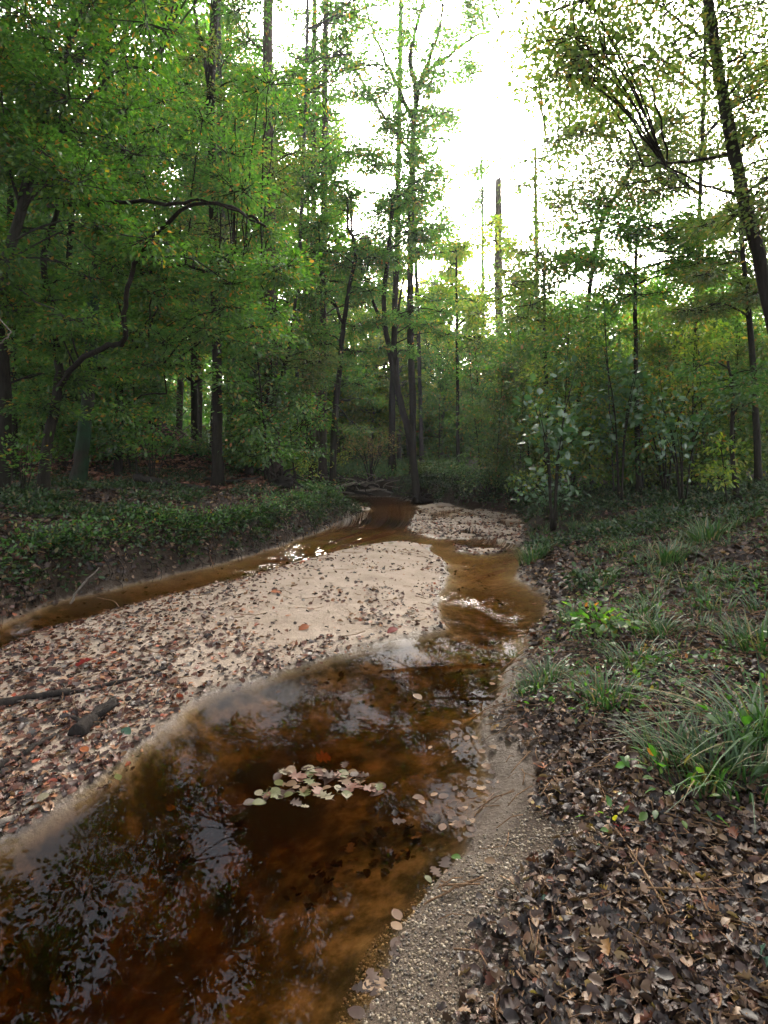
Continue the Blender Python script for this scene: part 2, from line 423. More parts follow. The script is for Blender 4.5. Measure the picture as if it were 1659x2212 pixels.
class Bag:
    def __init__(s): s.V = []; s.Q = []; s.M = []; s.n = 0
    def add(s, V, Q, m=0):
        s.V.append(V); s.Q.append(Q + s.n); s.M.append(np.full(len(Q), m)); s.n += len(V)
    def scatter(s, T, pos, fwd, nrm, size, m=0):
        tv, tq = T
        fwd = unit(fwd); nrm = nrm - fwd * np.sum(fwd * nrm, 1, keepdims=True); nrm = unit(nrm)
        rt = np.cross(fwd, nrm)
        size = np.asarray(size).reshape(-1, 1, 1)
        P = pos[:, None, :] + size * (tv[None, :, 0:1] * rt[:, None] + tv[None, :, 1:2] * fwd[:, None] + tv[None, :, 2:3] * nrm[:, None])
        N, K = len(pos), len(tv)
        QQ = (tq[None] + (np.arange(N) * K)[:, None, None]).reshape(-1, tq.shape[1])
        s.add(P.reshape(-1, 3), QQ, m)
    def tube(s, pts, rad, sides=6, m=0, cap=True, rough=0.0):
        P = np.asarray(pts, float); n = len(P)
        rad = np.broadcast_to(np.asarray(rad, float), (n,))
        d = np.gradient(P, axis=0); d = unit(d)
        up = np.array([1., 0, 0]) if abs(d[0][0]) < 0.8 else np.array([0, 1., 0])
        a = unit(np.cross(d, up)); b = np.cross(d, a)
        th = np.linspace(0, 2 * np.pi, sides, endpoint=False)
        ring = np.cos(th)[None, :, None] * a[:, None] + np.sin(th)[None, :, None] * b[:, None]
        rr = rad[:, None, None] * (1 + (rough * RNG.normal(size=(n, sides, 1)) if rough else 0))
        V = (P[:, None] + rr * ring).reshape(-1, 3)
        k = np.arange(sides); k2 = (k + 1) % sides
        Q = np.concatenate([np.stack([i * sides + k, i * sides + k2, (i + 1) * sides + k2, (i + 1) * sides + k], 1) for i in range(n - 1)])
        if cap:
            V = np.vstack([V, P[:1], P[-1:]])
            c0, c1 = n * sides, n * sides + 1
            Q = np.vstack([Q, np.stack([k2, k, np.full(sides, c0), np.full(sides, c0)], 1)[:, :4],
                           np.stack([(n - 1) * sides + k, (n - 1) * sides + k2, np.full(sides, c1), np.full(sides, c1)], 1)])
        s.add(V, Q, m)
    def build(s, name, mats, parent=None, smooth=False, loc=None, origin=None):
        V = np.concatenate(s.V); Q = np.concatenate(s.Q); M = np.concatenate(s.M)
        if origin is not None: V = V - np.asarray(origin)
        tri = Q[:, 2] == Q[:, 3]
        blocks = []; idx = []
        if (~tri).any(): blocks.append((4, Q[~tri])); idx.append(M[~tri])
        if tri.any(): blocks.append((3, Q[tri][:, :3])); idx.append(M[tri])
        return mesh_obj(name, V, blocks, mats, parent, smooth, np.concatenate(idx), loc)

def smooth_path(pts, n=4):
    "Catmull-Rom through the points"
    P = np.asarray(pts, float)
    if len(P) < 3: return np.array([P[0] + (P[-1] - P[0]) * t for t in np.linspace(0, 1, n + 1)])
    E = np.vstack([2 * P[0] - P[1], P, 2 * P[-1] - P[-2]]); out = []
    for i in range(1, len(E) - 2):
        for t in np.linspace(0, 1, n, endpoint=False):
            p0, p1, p2, p3 = E[i - 1:i + 3]
            out.append(0.5 * ((2 * p1) + (p2 - p0) * t + (2 * p0 - 5 * p1 + 4 * p2 - p3) * t * t + (3 * p1 - p0 - 3 * p2 + p3) * t ** 3))
    out.append(P[-1]); return np.array(out)

def wobble(P, amp):
    P = P.copy(); n = len(P)
    if n > 2: P[1:-1] += RNG.normal(size=(n - 2, 3)) * amp
    return P

def leaves_along(bag, pts_from, pts_to, per, spread, size, flat, m=0, T=T_SMALL, t0=0.25):
    "sprays of leaves along each little branch (N branches at once)"
    N = len(pts_from); t = RNG.uniform(t0, 1.05, (N, per, 1))
    p = pts_from[:, None] + (pts_to - pts_from)[:, None] * t
    off = RNG.normal(size=(N, per, 3)) * spread * np.array([1, 1, flat])
    off[..., 2] -= 0.25 * np.abs(off[..., 0] + off[..., 1]) * 0.5
    pos = (p + off * (1.15 - 0.5 * t)).reshape(-1, 3)
    d = unit(pts_to - pts_from)[:, None] + 0.9 * unit(off)
    fwd = (d + RNG.normal(size=d.shape) * 0.35).reshape(-1, 3); fwd[:, 2] -= 0.2
    nr = np.array([0, 0, 1.0]) + RNG.normal(size=(N * per, 3)) * 0.42
    bag.scatter(T, pos, fwd, nr, size * RNG.uniform(0.55, 1.3, N * per), m)

def cluster(bag, c, root, r, rz, nleaf, size, spread=0.16, flat=0.35, thick=0.008, T=T_SMALL):
    "a bough: a limb from root into c, side twigs, and leaf sprays on them"
    c = np.asarray(c, float); per = 34
    ns = max(3, int(nleaf / per))
    if root is not None:
        mid = (root + c) / 2 + np.array([0, 0, 0.12 * np.linalg.norm(c - root)]) * (1 if c[2] > root[2] - .5 else -0.2)
        path = wobble(smooth_path([root, mid, c], 4), 0.02 * r)
        bag.tube(path, np.linspace(thick * 1.3, thick * .7, len(path)), 5, 1, cap=False)
    dirs = unit(RNG.normal(size=(ns, 3))) * (RNG.uniform(0.35, 1, (ns, 1)) ** 0.6) * np.array([r, r, rz])
    ends = c + dirs
    starts = c + dirs * RNG.uniform(0.0, 0.35, (ns, 1)) * np.array([1, 1, 0.6])
    for a, b in zip(starts, ends):
        mdl = (a + b) / 2 + RNG.normal(size=3) * 0.05 * r
        bag.tube(np.array([c * 0.5 + a * 0.5, mdl, b]), [thick * 0.8, thick * 0.5, thick * 0.2], 3, 1, cap=False)
    leaves_along(bag, starts, ends, per, spread, size, flat, 0, T)

def build_tree(name, label, cat, Y, trunk, w0, w1, limbs=(), clusters=(), rects=(), leaf=M_leaf, bark=M_bark, lsize=0.06,
               group=None, ground_base=True, flare=1.5, nleaf=600, spread=0.16, flat=0.35, dy=0.0, sides=10, top=None):
    """trunk: (px,py) list from the base up at distance Y; w0,w1 widths in px; limbs: lists (w, [(px,py,dY)...]);
       clusters: (px,py,dY,r,rz,n); rects: (x0,y0,x1,y1,dY0,dY1,count,r,rz)"""
    pts = [W(px, py, Y + dy * i) for i, (px, py) in enumerate(trunk)]
    if ground_base: pts[0][2] = float(land(pts[0][0], pts[0][1])) - 0.05
    base = pts[0].copy()
    if ground_base: base[2] += 0.05
    root = empty(name, base, label, cat, group)
    P = smooth_path(pts, 5); n = len(P)
    L = np.linspace(0, 1, n)
    R = (w0 + (w1 - w0) * L) / 2 * Y / F
    if ground_base: R = R * (1 + (flare - 1) * np.exp(-np.linalg.norm(P - P[0], axis=1) / (R[0] * 2.5)))
    P2 = wobble(P, 0.05 * R[0]); P2[0] = P[0]
    tb = Bag(); tb.tube(P2, R, sides, 0, rough=0.03)
    tb.build('trunk', [bark], root, True, origin=base)
    anchors = [P2[int(n * 0.25):]]
    for wl_, lp in limbs:
        lpts = smooth_path([W(a, b_, Y + c_) for a, b_, c_ in lp], 5)
        lpts = wobble(lpts, 0.01 * Y * 0.12)
        lb = Bag(); lb.tube(lpts, np.linspace(wl_, max(2.0, wl_ * .35), len(lpts)) / 2 * Y / F, 7, 0, rough=0.04)
        lb.build('limb', [bark], root, True, origin=base)
        anchors.append(lpts)
    A = np.concatenate(anchors)
    cl = list(clusters)
    for (a0, b0, a1, b1, d0, d1, cnt, r, rz) in rects:
        for _ in range(cnt):
            cl.append((RNG.uniform(a0, a1), RNG.uniform(b0, b1), RNG.uniform(d0, d1), r * RNG.uniform(.7, 1.25), rz * RNG.uniform(.7, 1.3), nleaf))
    if cl:
        cb = Bag()
        for (px, py, dY, r, rz, nl) in cl:
            c = W(px, py, Y + dY)
            dd = np.linalg.norm((A - c) * np.array([1, 1, 0.8]), axis=1) + 0.9 * np.maximum(0, A[:, 2] - c[2])
            cluster(cb, c, A[int(np.argmin(dd))], r, rz, nl, lsize, spread, flat, thick=0.005 + 0.0007 * Y)
        cb.build('crown', [leaf, bark], root, False, origin=base)
    return root

# ------------------------------------------------------------------ trees with a place of their own
build_tree('understory_tree', 'slender grey tree bending from the far left edge to the top left corner', 'tree', 7.5,
           [(-95, 1090), (-40, 800), (15, 560), (62, 400), (105, 240), (145, 110), (170, 40), (185, -60)], 27, 9,
           limbs=[(11, [(78, 340, 0), (150, 270, .1), (205, 200, .2), (260, 150, .3), (330, 148, .4)]),
                  (8, [(45, 455, 0), (15, 330, -.2), (5, 230, -.3)]),
                  (9, [(120, 190, 0), (190, 120, .3), (240, 40, .5)])],
           rects=[(-60, -20, 330, 380, -1.2, 1.2, 40, .55, .22), (-200, -450, 600, 0, -1.5, 1.5, 30, .8, .35), (-60, 300, 340, 700, -1, 1.5, 24, .55, .2)],
           leaf=M_leaf, bark=M_barkg, lsize=.066, nleaf=480)
build_tree('understory_tree', 'dark crooked tree on the left bank forking low into an arching branch', 'tree', 9.3,
           [(92, 1062), (102, 960), (122, 860), (128, 790), (112, 700), (95, 560), (120, 470), (148, 400)], 24, 8,
           limbs=[(12, [(124, 840, 0), (170, 780, -.6), (235, 745, -1.2), (268, 738, -1.5), (270, 660, -1.8), (292, 570, -2), (345, 500, -2.2), (420, 440, -2.4), (520, 455, -2.4), (575, 490, -2.4)]),
                  (8, [(105, 445, -.9), (250, 436, -2), (380, 438, -2.6), (450, 436, -2.7), (560, 482, -2.7)]),
                  (8, [(285, 600, 0), (380, 575, .2), (470, 590, .3), (560, 600, .4)]),
                  (7, [(268, 738, -.1), (320, 745, -.3), (350, 790, -.4), (360, 850, -.4)])],
           rects=[(150, 380, 620, 620, -.9, .9, 32, .55, .17), (40, 600, 330, 900, -.8, .8, 20, .5, .16), (330, 600, 620, 800, -.8, .8, 13, .5, .16), (250, 180, 600, 400, -.5, 1.2, 13, .65, .22)],
           leaf=M_leaf, bark=M_bark, lsize=.07, spread=.18, nleaf=470)
build_tree('forest_tree', 'thick blackish trunk standing at the very left edge of the left bank', 'tree', 9.5,
           [(5, 1070), (12, 950), (8, 800), (-6, 650), (-22, 400), (-40, 0), (-60, -400)], 26, 18,
           rects=[(-260, -300, 260, 60, -1, 2, 14, 1.0, .45), (-80, 560, 200, 900, -.4, .8, 9, .45, .16)],
           leaf=M_leafd, lsize=.06)
build_tree('forest_tree', 'green mossy trunk on the left bank between the crooked tree and the red slope', 'tree', 11.5,
           [(168, 1048), (178, 960), (192, 850), (200, 700), (214, 500), (225, 200), (232, -100)], 29, 18, bark=M_barkm,
           rects=[(40, 60, 480, 420, -1, 1.5, 16, .9, .3), (120, -420, 560, 20, -1, 2, 12, 1.2, .5)], leaf=M_leafd, lsize=.07)
build_tree('vine', 'pale forked twig poking in from the left edge above the dark trunk', 'twig', 3.6,
           [(-40, 640), (0, 690), (24, 716)], 3, 2, ground_base=False, limbs=[(3, [(24, 716, 0), (8, 735, 0), (-30, 752, 0)])], bark=M_woodp)
build_tree('understory_tree', 'thin inclined sapling trunk leaning right at the foot of the big grey pine', 'tree', 15.2,
           [(535, 1022), (556, 950), (580, 880), (612, 800), (628, 730), (640, 640)], 17, 6,
           rects=[(440, 640, 700, 860, -1, 1, 16, .7, .22)], leaf=M_leafo, lsize=.075, limbs=[(9, [(545, 985, 0), (570, 915, .2), (575, 860, .3)])])
build_tree('pine_tree', 'tall straight grey pine, widest trunk left of the creek bend', 'tree', 15.5,
           [(592, 1012), (588, 850), (584, 600), (580, 300), (578, 0), (576, -300), (576, -700)], 32, 15, bark=M_barkp,
           limbs=[(6, [(580, 230, 0), (640, 190, .3), (700, 140, .6)]), (6, [(578, 120, 0), (520, 60, .3), (500, 10, .5)])],
           rects=[(440, -900, 720, -500, -1.5, 1.5, 22, 1.1, .6), (500, 150, 700, 420, -.6, 1.2, 9, .8, .3)], leaf=M_leafd, lsize=.08)
build_tree('forest_tree', 'dark twin-forked tree high in the upper left with its trunk splitting against the sky', 'tree', 12.5,
           [(470, 1030), (468, 800), (462, 500), (455, 240), (460, 100), (463, -40), (470, -300)], 22, 14,
           limbs=[(12, [(457, 200, 0), (440, 120, .2), (424, 60, .2), (420, -20, .4), (400, -200, .6)])],
           rects=[(380, -20, 560, 260, -.7, .7, 6, .55, .2), (380, 330, 640, 560, -1, 1, 16, .7, .25), (300, -400, 620, -60, -1, 1, 10, 1.0, .4)], leaf=M_leafo, lsize=.065)
build_tree('forest_tree', 'slim grey trunk just right of the forked tree high in the upper left', 'tree', 17,
           [(520, 1020), (500, 800), (482, 500), (474, 250), (472, 0), (470, -250)], 15, 9, bark=M_barkg,
           rects=[(470, 60, 640, 330, -1, 1, 7, .9, .3), (500, 330, 640, 700, -1, 2, 12, .9, .3)], leaf=M_leaf, lsize=.085)
build_tree('pine_tree', 'left one of the two close grey pines between the big pine and the creek bend', 'tree', 22,
           [(676, 990), (676, 800), (677, 500), (678, 200), (680, -200)], 15, 9, bark=M_barkp,
           rects=[(600, 60, 760, 360, -1, 1, 9, 1.3, .5), (610, -350, 760, -100, -1, 1, 8, 1.4, .6)], leaf=M_leafd, lsize=.11)
build_tree('pine_tree', 'right one of the two close grey pines between the big pine and the creek bend', 'tree', 21,
           [(697, 998), (697, 800), (699, 500), (702, 200), (704, -200)], 19, 11, bark=M_barkp,
           rects=[(620, 0, 760, 260, -1, 2, 8, 1.2, .5), (640, 400, 800, 720, -1, 2, 12, 1.1, .4)], leaf=M_leaf, lsize=.11)
build_tree('understory_tree', 'dark slender leaning trunk right of the two close pines', 'tree', 17.5,
           [(716, 985), (724, 900), (733, 800), (742, 700), (755, 620), (768, 560)], 15, 7,
           limbs=[(7, [(742, 700, 0), (700, 620, .3), (690, 560, .4)]), (7, [(768, 560, 0), (750, 450, .3), (775, 380, .5)])],
           rects=[(640, 480, 860, 760, -1.2, 1.2, 22, .8, .25), (620, 760, 800, 930, -.5, 1, 8, .7, .2)], leaf=M_leaf, lsize=.08)
build_tree('leaning_tree', 'bent dark tree leaning left over the creek bend from its black root mound', 'tree', 18,
           [(902, 1030), (888, 960), (868, 880), (850, 800), (835, 720), (829, 640), (840, 540), (848, 440)], 17, 8, flare=1.2,
           limbs=[(9, [(835, 720, 0), (810, 660, .3), (790, 600, .5), (760, 500, .8)]),
                  (9, [(850, 790, 0), (858, 680, .1), (872, 600, .2)])],
           rects=[(740, 330, 960, 600, -1, 1.2, 24, .85, .28), (780, 560, 980, 760, -.6, 1, 10, .7, .22)], leaf=M_leaf, lsize=.085)
build_tree('forest_tree', 'tall dark trunk in the centre whose crown spreads wide against the white sky', 'tree', 21,
           [(892, 985), (890, 850), (886, 650), (888, 450), (893, 300), (900, 200)], 16, 12,
           limbs=[(12, [(900, 200, 0), (888, 120, .2), (905, 40, .4), (925, -60, .5)]), (11, [(900, 200, 0), (930, 150, .3), (1000, 95, .8), (1080, 55, 1.2)]),
                  (10, [(893, 260, 0), (850, 170, .4), (810, 80, .5), (780, -20, .8)]), (9, [(905, 190, 0), (950, 60, .5), (960, -40, .6)]),
                  (8, [(889, 330, 0), (850, 280, .4), (760, 130, .8), (735, -10, 1)])],
           rects=[(820, 200, 1000, 560, -1, 1.5, 18, 1.0, .4), (930, 60, 1030, 420, -1, 1.5, 8, .7, .35), (700, -60, 990, 120, -1.5, 1.5, 20, 1.0, .5), (730, 100, 980, 300, -1.5, 1.5, 12, .9, .4), (960, -20, 1100, 110, -.5, 1.2, 8, .7, .25), (700, 150, 930, 460, -1.5, 1.5, 26, 1.2, .4), (720, -500, 1000, -60, -1.5, 1.5, 14, 1.4, .6)],
           leaf=M_leaf, lsize=.09, nleaf=520)
build_tree('forest_tree', 'dark upright trunk standing close behind the bent leaning tree', 'tree', 24,
           [(846, 985), (848, 850), (854, 650), (858, 500), (862, 250), (866, 0)], 15, 10,
           rects=[(780, 400, 940, 700, 0, 3, 14, 1.3, .5), (840, 60, 950, 380, -1, 1, 8, 1.3, .5)], leaf=M_leafd, lsize=.12)
build_tree('forest_tree', 'straight grey trunk just right of the tall central trunk', 'tree', 27,
           [(912, 985), (903, 700), (897, 520), (894, 360)], 9, 7, bark=M_barkg,
           rects=[(880, 420, 1000, 720, -1, 2, 12, 1.4, .5)], leaf=M_leaf, lsize=.13)
build_tree('dead_tree', 'broken snag trunk with a flat top standing in the gap of white sky', 'tree', 26,
           [(1090, 975), (1078, 650), (1076, 520), (1077, 388)], 19, 14, bark=M_barkp, limbs=[(5, [(1077, 445, 0), (1092, 436, .1), (1098, 428, .1)]), (5, [(1076, 520, 0), (1060, 508, 0), (1050, 500, .1)]), (8, [(1077, 392, 0), (1080, 384, 0), (1082, 376, 0)])],
           clusters=[(1010, 430, 1, .9, .5, 160), (1040, 540, 1, 1.0, .5, 220), (1120, 500, 1, .9, .5, 160), (1130, 400, 1, .9, .5, 140), (1100, 590, 1, 1.2, .6, 300), (1066, 480, 0, .4, .3, 150), (1090, 450, 0, .4, .3, 150)], leaf=M_leafo, lsize=.1)
build_tree('pine_tree', 'thin pine with a small open top just left of the broken snag', 'tree', 32,
           [(1045, 980), (1044, 700), (1042, 450), (1040, 330)], 9, 4, bark=M_barkg,
           rects=[(1000, 330, 1080, 480, -1, 1, 9, 1.1, .4)], leaf=M_leafd, lsize=.15, nleaf=260, flat=.5)
build_tree('pine_tree', 'slim grey trunk right of the broken snag with sparse boughs', 'tree', 22,
           [(1168, 975), (1162, 700), (1158, 500), (1156, 320)], 12, 6, bark=M_barkg,
           rects=[(1110, 280, 1260, 540, -1, 1, 11, .8, .3), (1090, 540, 1220, 700, -1, 1, 8, .9, .3)], leaf=M_leafo, lsize=.09, nleaf=300)
build_tree('understory_tree', 'yellow leaved small tree glowing between the central trunks and the broken snag', 'tree', 23,
           [(990, 985), (988, 800), (986, 650), (985, 520)], 8, 4, rects=[(935, 470, 1060, 740, -1, 1.2, 17, .95, .4)], leaf=M_leafy, lsize=.12, nleaf=420)
build_tree('leaning_tree', 'big dark tree leaning in from the right edge towards the top', 'tree', 6.6,
           [(1745, 1085), (1700, 850), (1659, 655), (1632, 520), (1600, 400), (1568, 240), (1545, 100), (1528, -10), (1500, -200)], 31, 19,
           limbs=[(8, [(1585, 330, 0), (1500, 348, .2), (1430, 352, .3), (1390, 360, .4)]),
                  (8, [(1622, 480, 0), (1600, 430, -.2), (1500, 390, -.3), (1440, 360, -.2)]),
                  (9, [(1545, 100, 0), (1500, 70, .3), (1440, 20, .5), (1380, -10, .7)])],
           rects=[(1190, -60, 1620, 190, -1.2, 1.5, 24, .75, .35), (1590, -60, 1760, 480, -1, 1, 16, .6, .28), (1150, -500, 1750, -60, -1.5, 1.5, 18, .8, .35)],
           leaf=M_leafo, bark=M_bark, lsize=.055, nleaf=420, spread=.26, flat=.6)
build_tree('leaning_tree', 'slanting thin trunk in the upper right, leaning right under the canopy', 'tree', 14.6,
           [(1235, 1010), (1255, 800), (1280, 580), (1300, 480), (1350, 390), (1400, 305), (1432, 255)], 10, 9,
           limbs=[(7, [(1380, 340, 0), (1450, 400, .2), (1520, 440, .4), (1580, 480, .4)]), (7, [(1432, 255, 0), (1350, 200, .3), (1250, 190, .5), (1180, 240, .6)]), (6, [(1420, 270, 0), (1500, 240, .2), (1560, 200, .2)])],
           rects=[(1160, 100, 1480, 330, -1, 1.2, 24, .95, .42), (1160, 280, 1480, 440, -1, 1, 16, .95, .4), (1430, 130, 1660, 420, -1, 1, 14, .95, .4), (1140, 420, 1360, 600, -1, 1, 12, .8, .35)],
           leaf=M_leafo, lsize=.085, nleaf=400, spread=.28, flat=.6)
build_tree('forest_tree', 'tall tree with wide thin olive canopy behind the leaning trees at upper right', 'tree', 13.5,
           [(1500, 1010), (1502, 800), (1510, 500), (1520, 200), (1530, -150)], 11, 7,
           limbs=[(7, [(1512, 420, 0), (1400, 330, .3), (1300, 290, .5), (1180, 300, .6)]), (7, [(1520, 200, 0), (1420, 120, .3), (1300, 60, .4), (1200, 60, .5)]), (6, [(1516, 300, 0), (1600, 220, .3), (1660, 180, .3)])],
           rects=[(1150, 20, 1660, 300, -1.5, 1.5, 34, .85, .4), (1130, 280, 1660, 560, -1.5, 1.5, 54, .85, .4), (1110, 80, 1240, 420, -1, 1, 9, .8, .4), (1150, -500, 1700, 0, -2, 2, 22, 1.1, .5)],
           leaf=M_leafo, bark=M_bark, lsize=.08, nleaf=330, spread=.24, flat=.6)
build_tree('forest_tree', 'tall tree behind the two close pines with a loose light green canopy', 'tree', 19,
           [(640, 1000), (642, 800), (650, 500), (660, 200), (668, -150)], 9, 6,
           rects=[(600, -20, 980, 260, -2, 2, 22, 1.1, .5), (560, 240, 980, 560, -2, 2, 22, 1.0, .45), (440, -20, 620, 200, -2, 2, 7, 1, .45)],
           leaf=M_leaf, bark=M_barkg, lsize=.1, nleaf=330, spread=.26, flat=.6)
build_tree('understory_tree', 'thin dark tree at the right edge behind the big leaning one', 'tree', 10,
           [(1640, 1010), (1628, 800), (1612, 620), (1600, 500)], 15, 8,
           rects=[(1480, 440, 1720, 700, -1, 1, 18, .6, .22), (1500, 260, 1720, 460, 0, 1.5, 8, .6, .2)], leaf=M_leafo, lsize=.065)
build_tree('understory_tree', 'bushy green tree filling the thicket below the canopy on the upper right', 'tree', 12,
           [(1380, 1010), (1375, 850), (1372, 650), (1376, 500)], 12, 6,
           rects=[(1240, 440, 1520, 640, -1, 1, 26, .7, .25)], leaf=M_leaf, lsize=.075, nleaf=520)
build_tree('understory_tree', 'dark thin tree before the sky gap above the right thicket', 'tree', 14,
           [(1178, 1000), (1180, 850), (1176, 700), (1176, 570)], 9, 5,
           rects=[(1080, 540, 1280, 700, -1, 1, 15, .75, .28)], leaf=M_leafo, lsize=.075, nleaf=440)
build_tree('sapling', 'young bare-stemmed sapling with a swollen dark root foot on the right bank', 'sapling', 8.9,
           [(1592, 1118), (1590, 1050), (1580, 960), (1584, 860), (1572, 780)], 12, 5, flare=3.6,
           rects=[(1500, 740, 1650, 900, -.4, .4, 8, .35, .15)], leaf=M_leafd, lsize=.07, nleaf=170)
build_tree('sapling', 'sapling with yellow green leaves beside the root-footed sapling on the right bank', 'sapling', 8.6,
           [(1575, 1112), (1568, 1060), (1562, 1000), (1556, 960)], 4, 2, flare=1,
           clusters=[(1560, 960, 0, .16, .14, 70), (1568, 1010, 0, .16, .13, 70), (1556, 1035, 0, .14, .1, 50)], leaf=M_leafy, lsize=.07, spread=.1)
# canopy added out of view: it shades the bank and shows in the creek
for (n_, lb_, bx, by, Yc, s_) in [('forest_tree', 'unseen tall tree overhead beside the creek, left of the viewpoint', -4.9, -2.5, 0, 1), ('forest_tree', 'tall tree overhead on the left bank out of view', -7.6, 3.0, 0, 1), ('forest_tree', 'unseen tall tree on the right bank far right of the viewpoint', 6.5, 2.2, 0, 1), ('forest_tree', 'unseen tall tree overhanging the creek from above the left edge', -4.6, 3.2, 0, 1), ('forest_tree', 'tall tree overhead on the right bank out of view', 3.6, 1.2, 0, 1),
                                  ('forest_tree', 'unseen broad tree behind the viewpoint on the right bank', 1.6, -3.5, 0, 1), ('forest_tree', 'unseen broad tree behind the viewpoint on the left bank', -7.5, -1.0, 0, 1)]:
    zb_ = float(land(bx, by)); rt_ = empty(n_, (bx, by, zb_), lb_, 'tree')
    tb = Bag(); tp = smooth_path([(bx, by, zb_ - .05), (bx + .1, by, 3), (bx - .1, by + .1, 7), (bx, by, 11)], 4)
    tb.tube(tp, np.linspace(.16, .07, len(tp)), 10, 0, rough=.05); tb.build('trunk', [M_bark], rt_, True, origin=(bx, by, zb_))
    cb = Bag()
    for _ in range(56):
        a = RNG.uniform(0, 6.28); q = 4.0 * math.sqrt(RNG.uniform()); zc = RNG.uniform(5.5, 11.5)
        c_ = np.array([bx + q * math.cos(a), by + q * math.sin(a), zc])
        if c_[1] > 1.0 and c_[2] < EYE + 1.05 * c_[1]: continue
        cluster(cb, c_, tp[int(np.argmin(np.abs(tp[:, 2] - zc + 1)))], 1.1, .4, 480, .115, thick=.012)
    cb.build('crown', [M_leafd, M_bark], rt_, False, origin=(bx, by, zb_))

# ------------------------------------------------------------------ repeated trees and saplings (one prototype per kind, then copies)
def proto_tree(name, label, cat, H, r0, zc0, crad, ncl, nleaf, lsize, leaf, bark, seed, group, rz=.5, flat=.4, thick=.02, lean=0.0):
    root = empty(name, (0, 0, 0), label, cat, group)
    a = RNG.normal(size=2) * lean
    tp = smooth_path([(0, 0, -.1), (a[0] * .3, a[1] * .3, H * .3), (a[0] * .6 + .05, a[1] * .6, H * .6), (a[0], a[1], H)], 4)
    tb = Bag(); tb.tube(tp, np.linspace(r0, r0 * .25, len(tp)), 7, 0, rough=.04); tb.build('trunk', [bark], root, True)
    cb = Bag()
    for i in range(ncl):
        u = (i + .5) / ncl; zc = zc0 + (H - zc0) * u
        q = crad * (1 - .65 * u ** 1.6) * math.sqrt(RNG.uniform(.03, 1)); an = RNG.uniform(0, 6.28)
        k = int(np.argmin(np.abs(tp[:, 2] - zc + .3 * q)))
        c_ = np.array([tp[k][0] + q * math.cos(an), tp[k][1] + q * math.sin(an), zc])
        cluster(cb, c_, tp[k], crad * .34 * RNG.uniform(.7, 1.3), rz * RNG.uniform(.7, 1.2), nleaf, lsize, spread=.14 + lsize, flat=flat, thick=thick)
    cb.build('crown', [leaf, bark], root)
    return root

ORD = ['first', 'second', 'third', 'fourth', 'fifth', 'sixth', 'seventh', 'eighth', 'ninth', 'tenth', 'eleventh', 'twelfth', 'thirteenth',
       'fourteenth', 'fifteenth', 'sixteenth', 'seventeenth', 'eighteenth', 'nineteenth', 'twentieth', 'twenty-first', 'twenty-second', 'twenty-third',
       'twenty-fourth', 'twenty-fifth', 'twenty-sixth', 'twenty-seventh', 'twenty-eighth', 'twenty-ninth', 'thirtieth', 'thirty-first', 'thirty-second',
       'thirty-third', 'thirty-fourth', 'thirty-fifth', 'thirty-sixth', 'thirty-seventh', 'thirty-eighth', 'thirty-ninth', 'fortieth', 'forty-first', 'forty-second']

def plant_out(protos, spots, text, group):
    "spots: (x, y, scale); sorted across the view so that each label counts from the left"
    spots = sorted(spots, key=lambda s: s[0] / s[1])
    first = {}
    for i, (X, Yv, sc) in enumerate(spots):
        p = protos[i % len(protos)] if isinstance(protos, list) else protos
        loc = (X, Yv, float(land(X, Yv)))
        lab = text % (ORD[i] if i < len(ORD) else 'rightmost')
        if id(p) not in first:
            first[id(p)] = 1
            p.location = loc; p.rotation_euler = (0, 0, RNG.uniform(0, 6.28)); p.scale = (sc,) * 3
            p['label'] = lab; p['group'] = group
        else:
            copy_thing(p, loc, RNG.uniform(0, 6.28), sc, lab, group)

def spread_spots(n, x0, x1, y0, y1, s0, s1, ok=None, mind=0.8):
    out = []; tries = 0
    while len(out) < n and tries < 9000:
        tries += 1
        Yv = RNG.uniform(y0, y1); X = (RNG.uniform(x0, x1) - CX) * Yv / F
        if ok and not ok(X, Yv): continue
        if any((X - a) ** 2 + (Yv - b_) ** 2 < mind ** 2 for a, b_, _ in out): continue
        out.append((X, Yv, RNG.uniform(s0, s1)))
    return out

dry = lambda X, Yv: float(land(X, Yv)) > .3
thick = [proto_tree('sapling', '', 'sapling', H, .022, .4, .9, 20, 130, .105, lf, bk, i, '', rz=.3, thick=.006, lean=.35)
         for i, (H, lf, bk) in enumerate([(5.2, M_leaf, M_bark), (4.6, M_leafo, M_bark), (5.8, M_leafd, M_barkg), (4.9, M_leafo, M_barkg), (4.2, M_leafy, M_bark), (5.4, M_leaf, M_bark)])]
plant_out(thick, spread_spots(56, 950, 1700, 11.6, 17, .75, 1.1, lambda X, Yv: dry(X, Yv) and X > 1.9, .55),
          '%s thin sapling from the left in the near thicket behind the right bank', 'saplings of the near thicket on the right bank')
thick2 = [proto_tree('sapling', '', 'sapling', H, .03, .8, 1.2, 22, 150, .145, lf, M_bark, i, '', rz=.4, thick=.01, lean=.4)
          for i, (H, lf) in enumerate([(7, M_leaf), (6.2, M_leafd), (7.4, M_leafo)])]
plant_out(thick2, spread_spots(34, 930, 1720, 18.5, 26, .75, 1.05, lambda X, Yv: X > 1.5, .9),
          '%s taller sapling from the left in the back rows of the right thicket', 'saplings of the back rows on the right bank')
lft = [proto_tree('sapling', '', 'sapling', H, .025, .6, 1.0, 22, 210, .09, lf, M_bark, i, '', rz=.25, thick=.008, lean=.4)
       for i, (H, lf) in enumerate([(4.6, M_leaf), (3.8, M_leafd), (5.8, M_leaf)])]
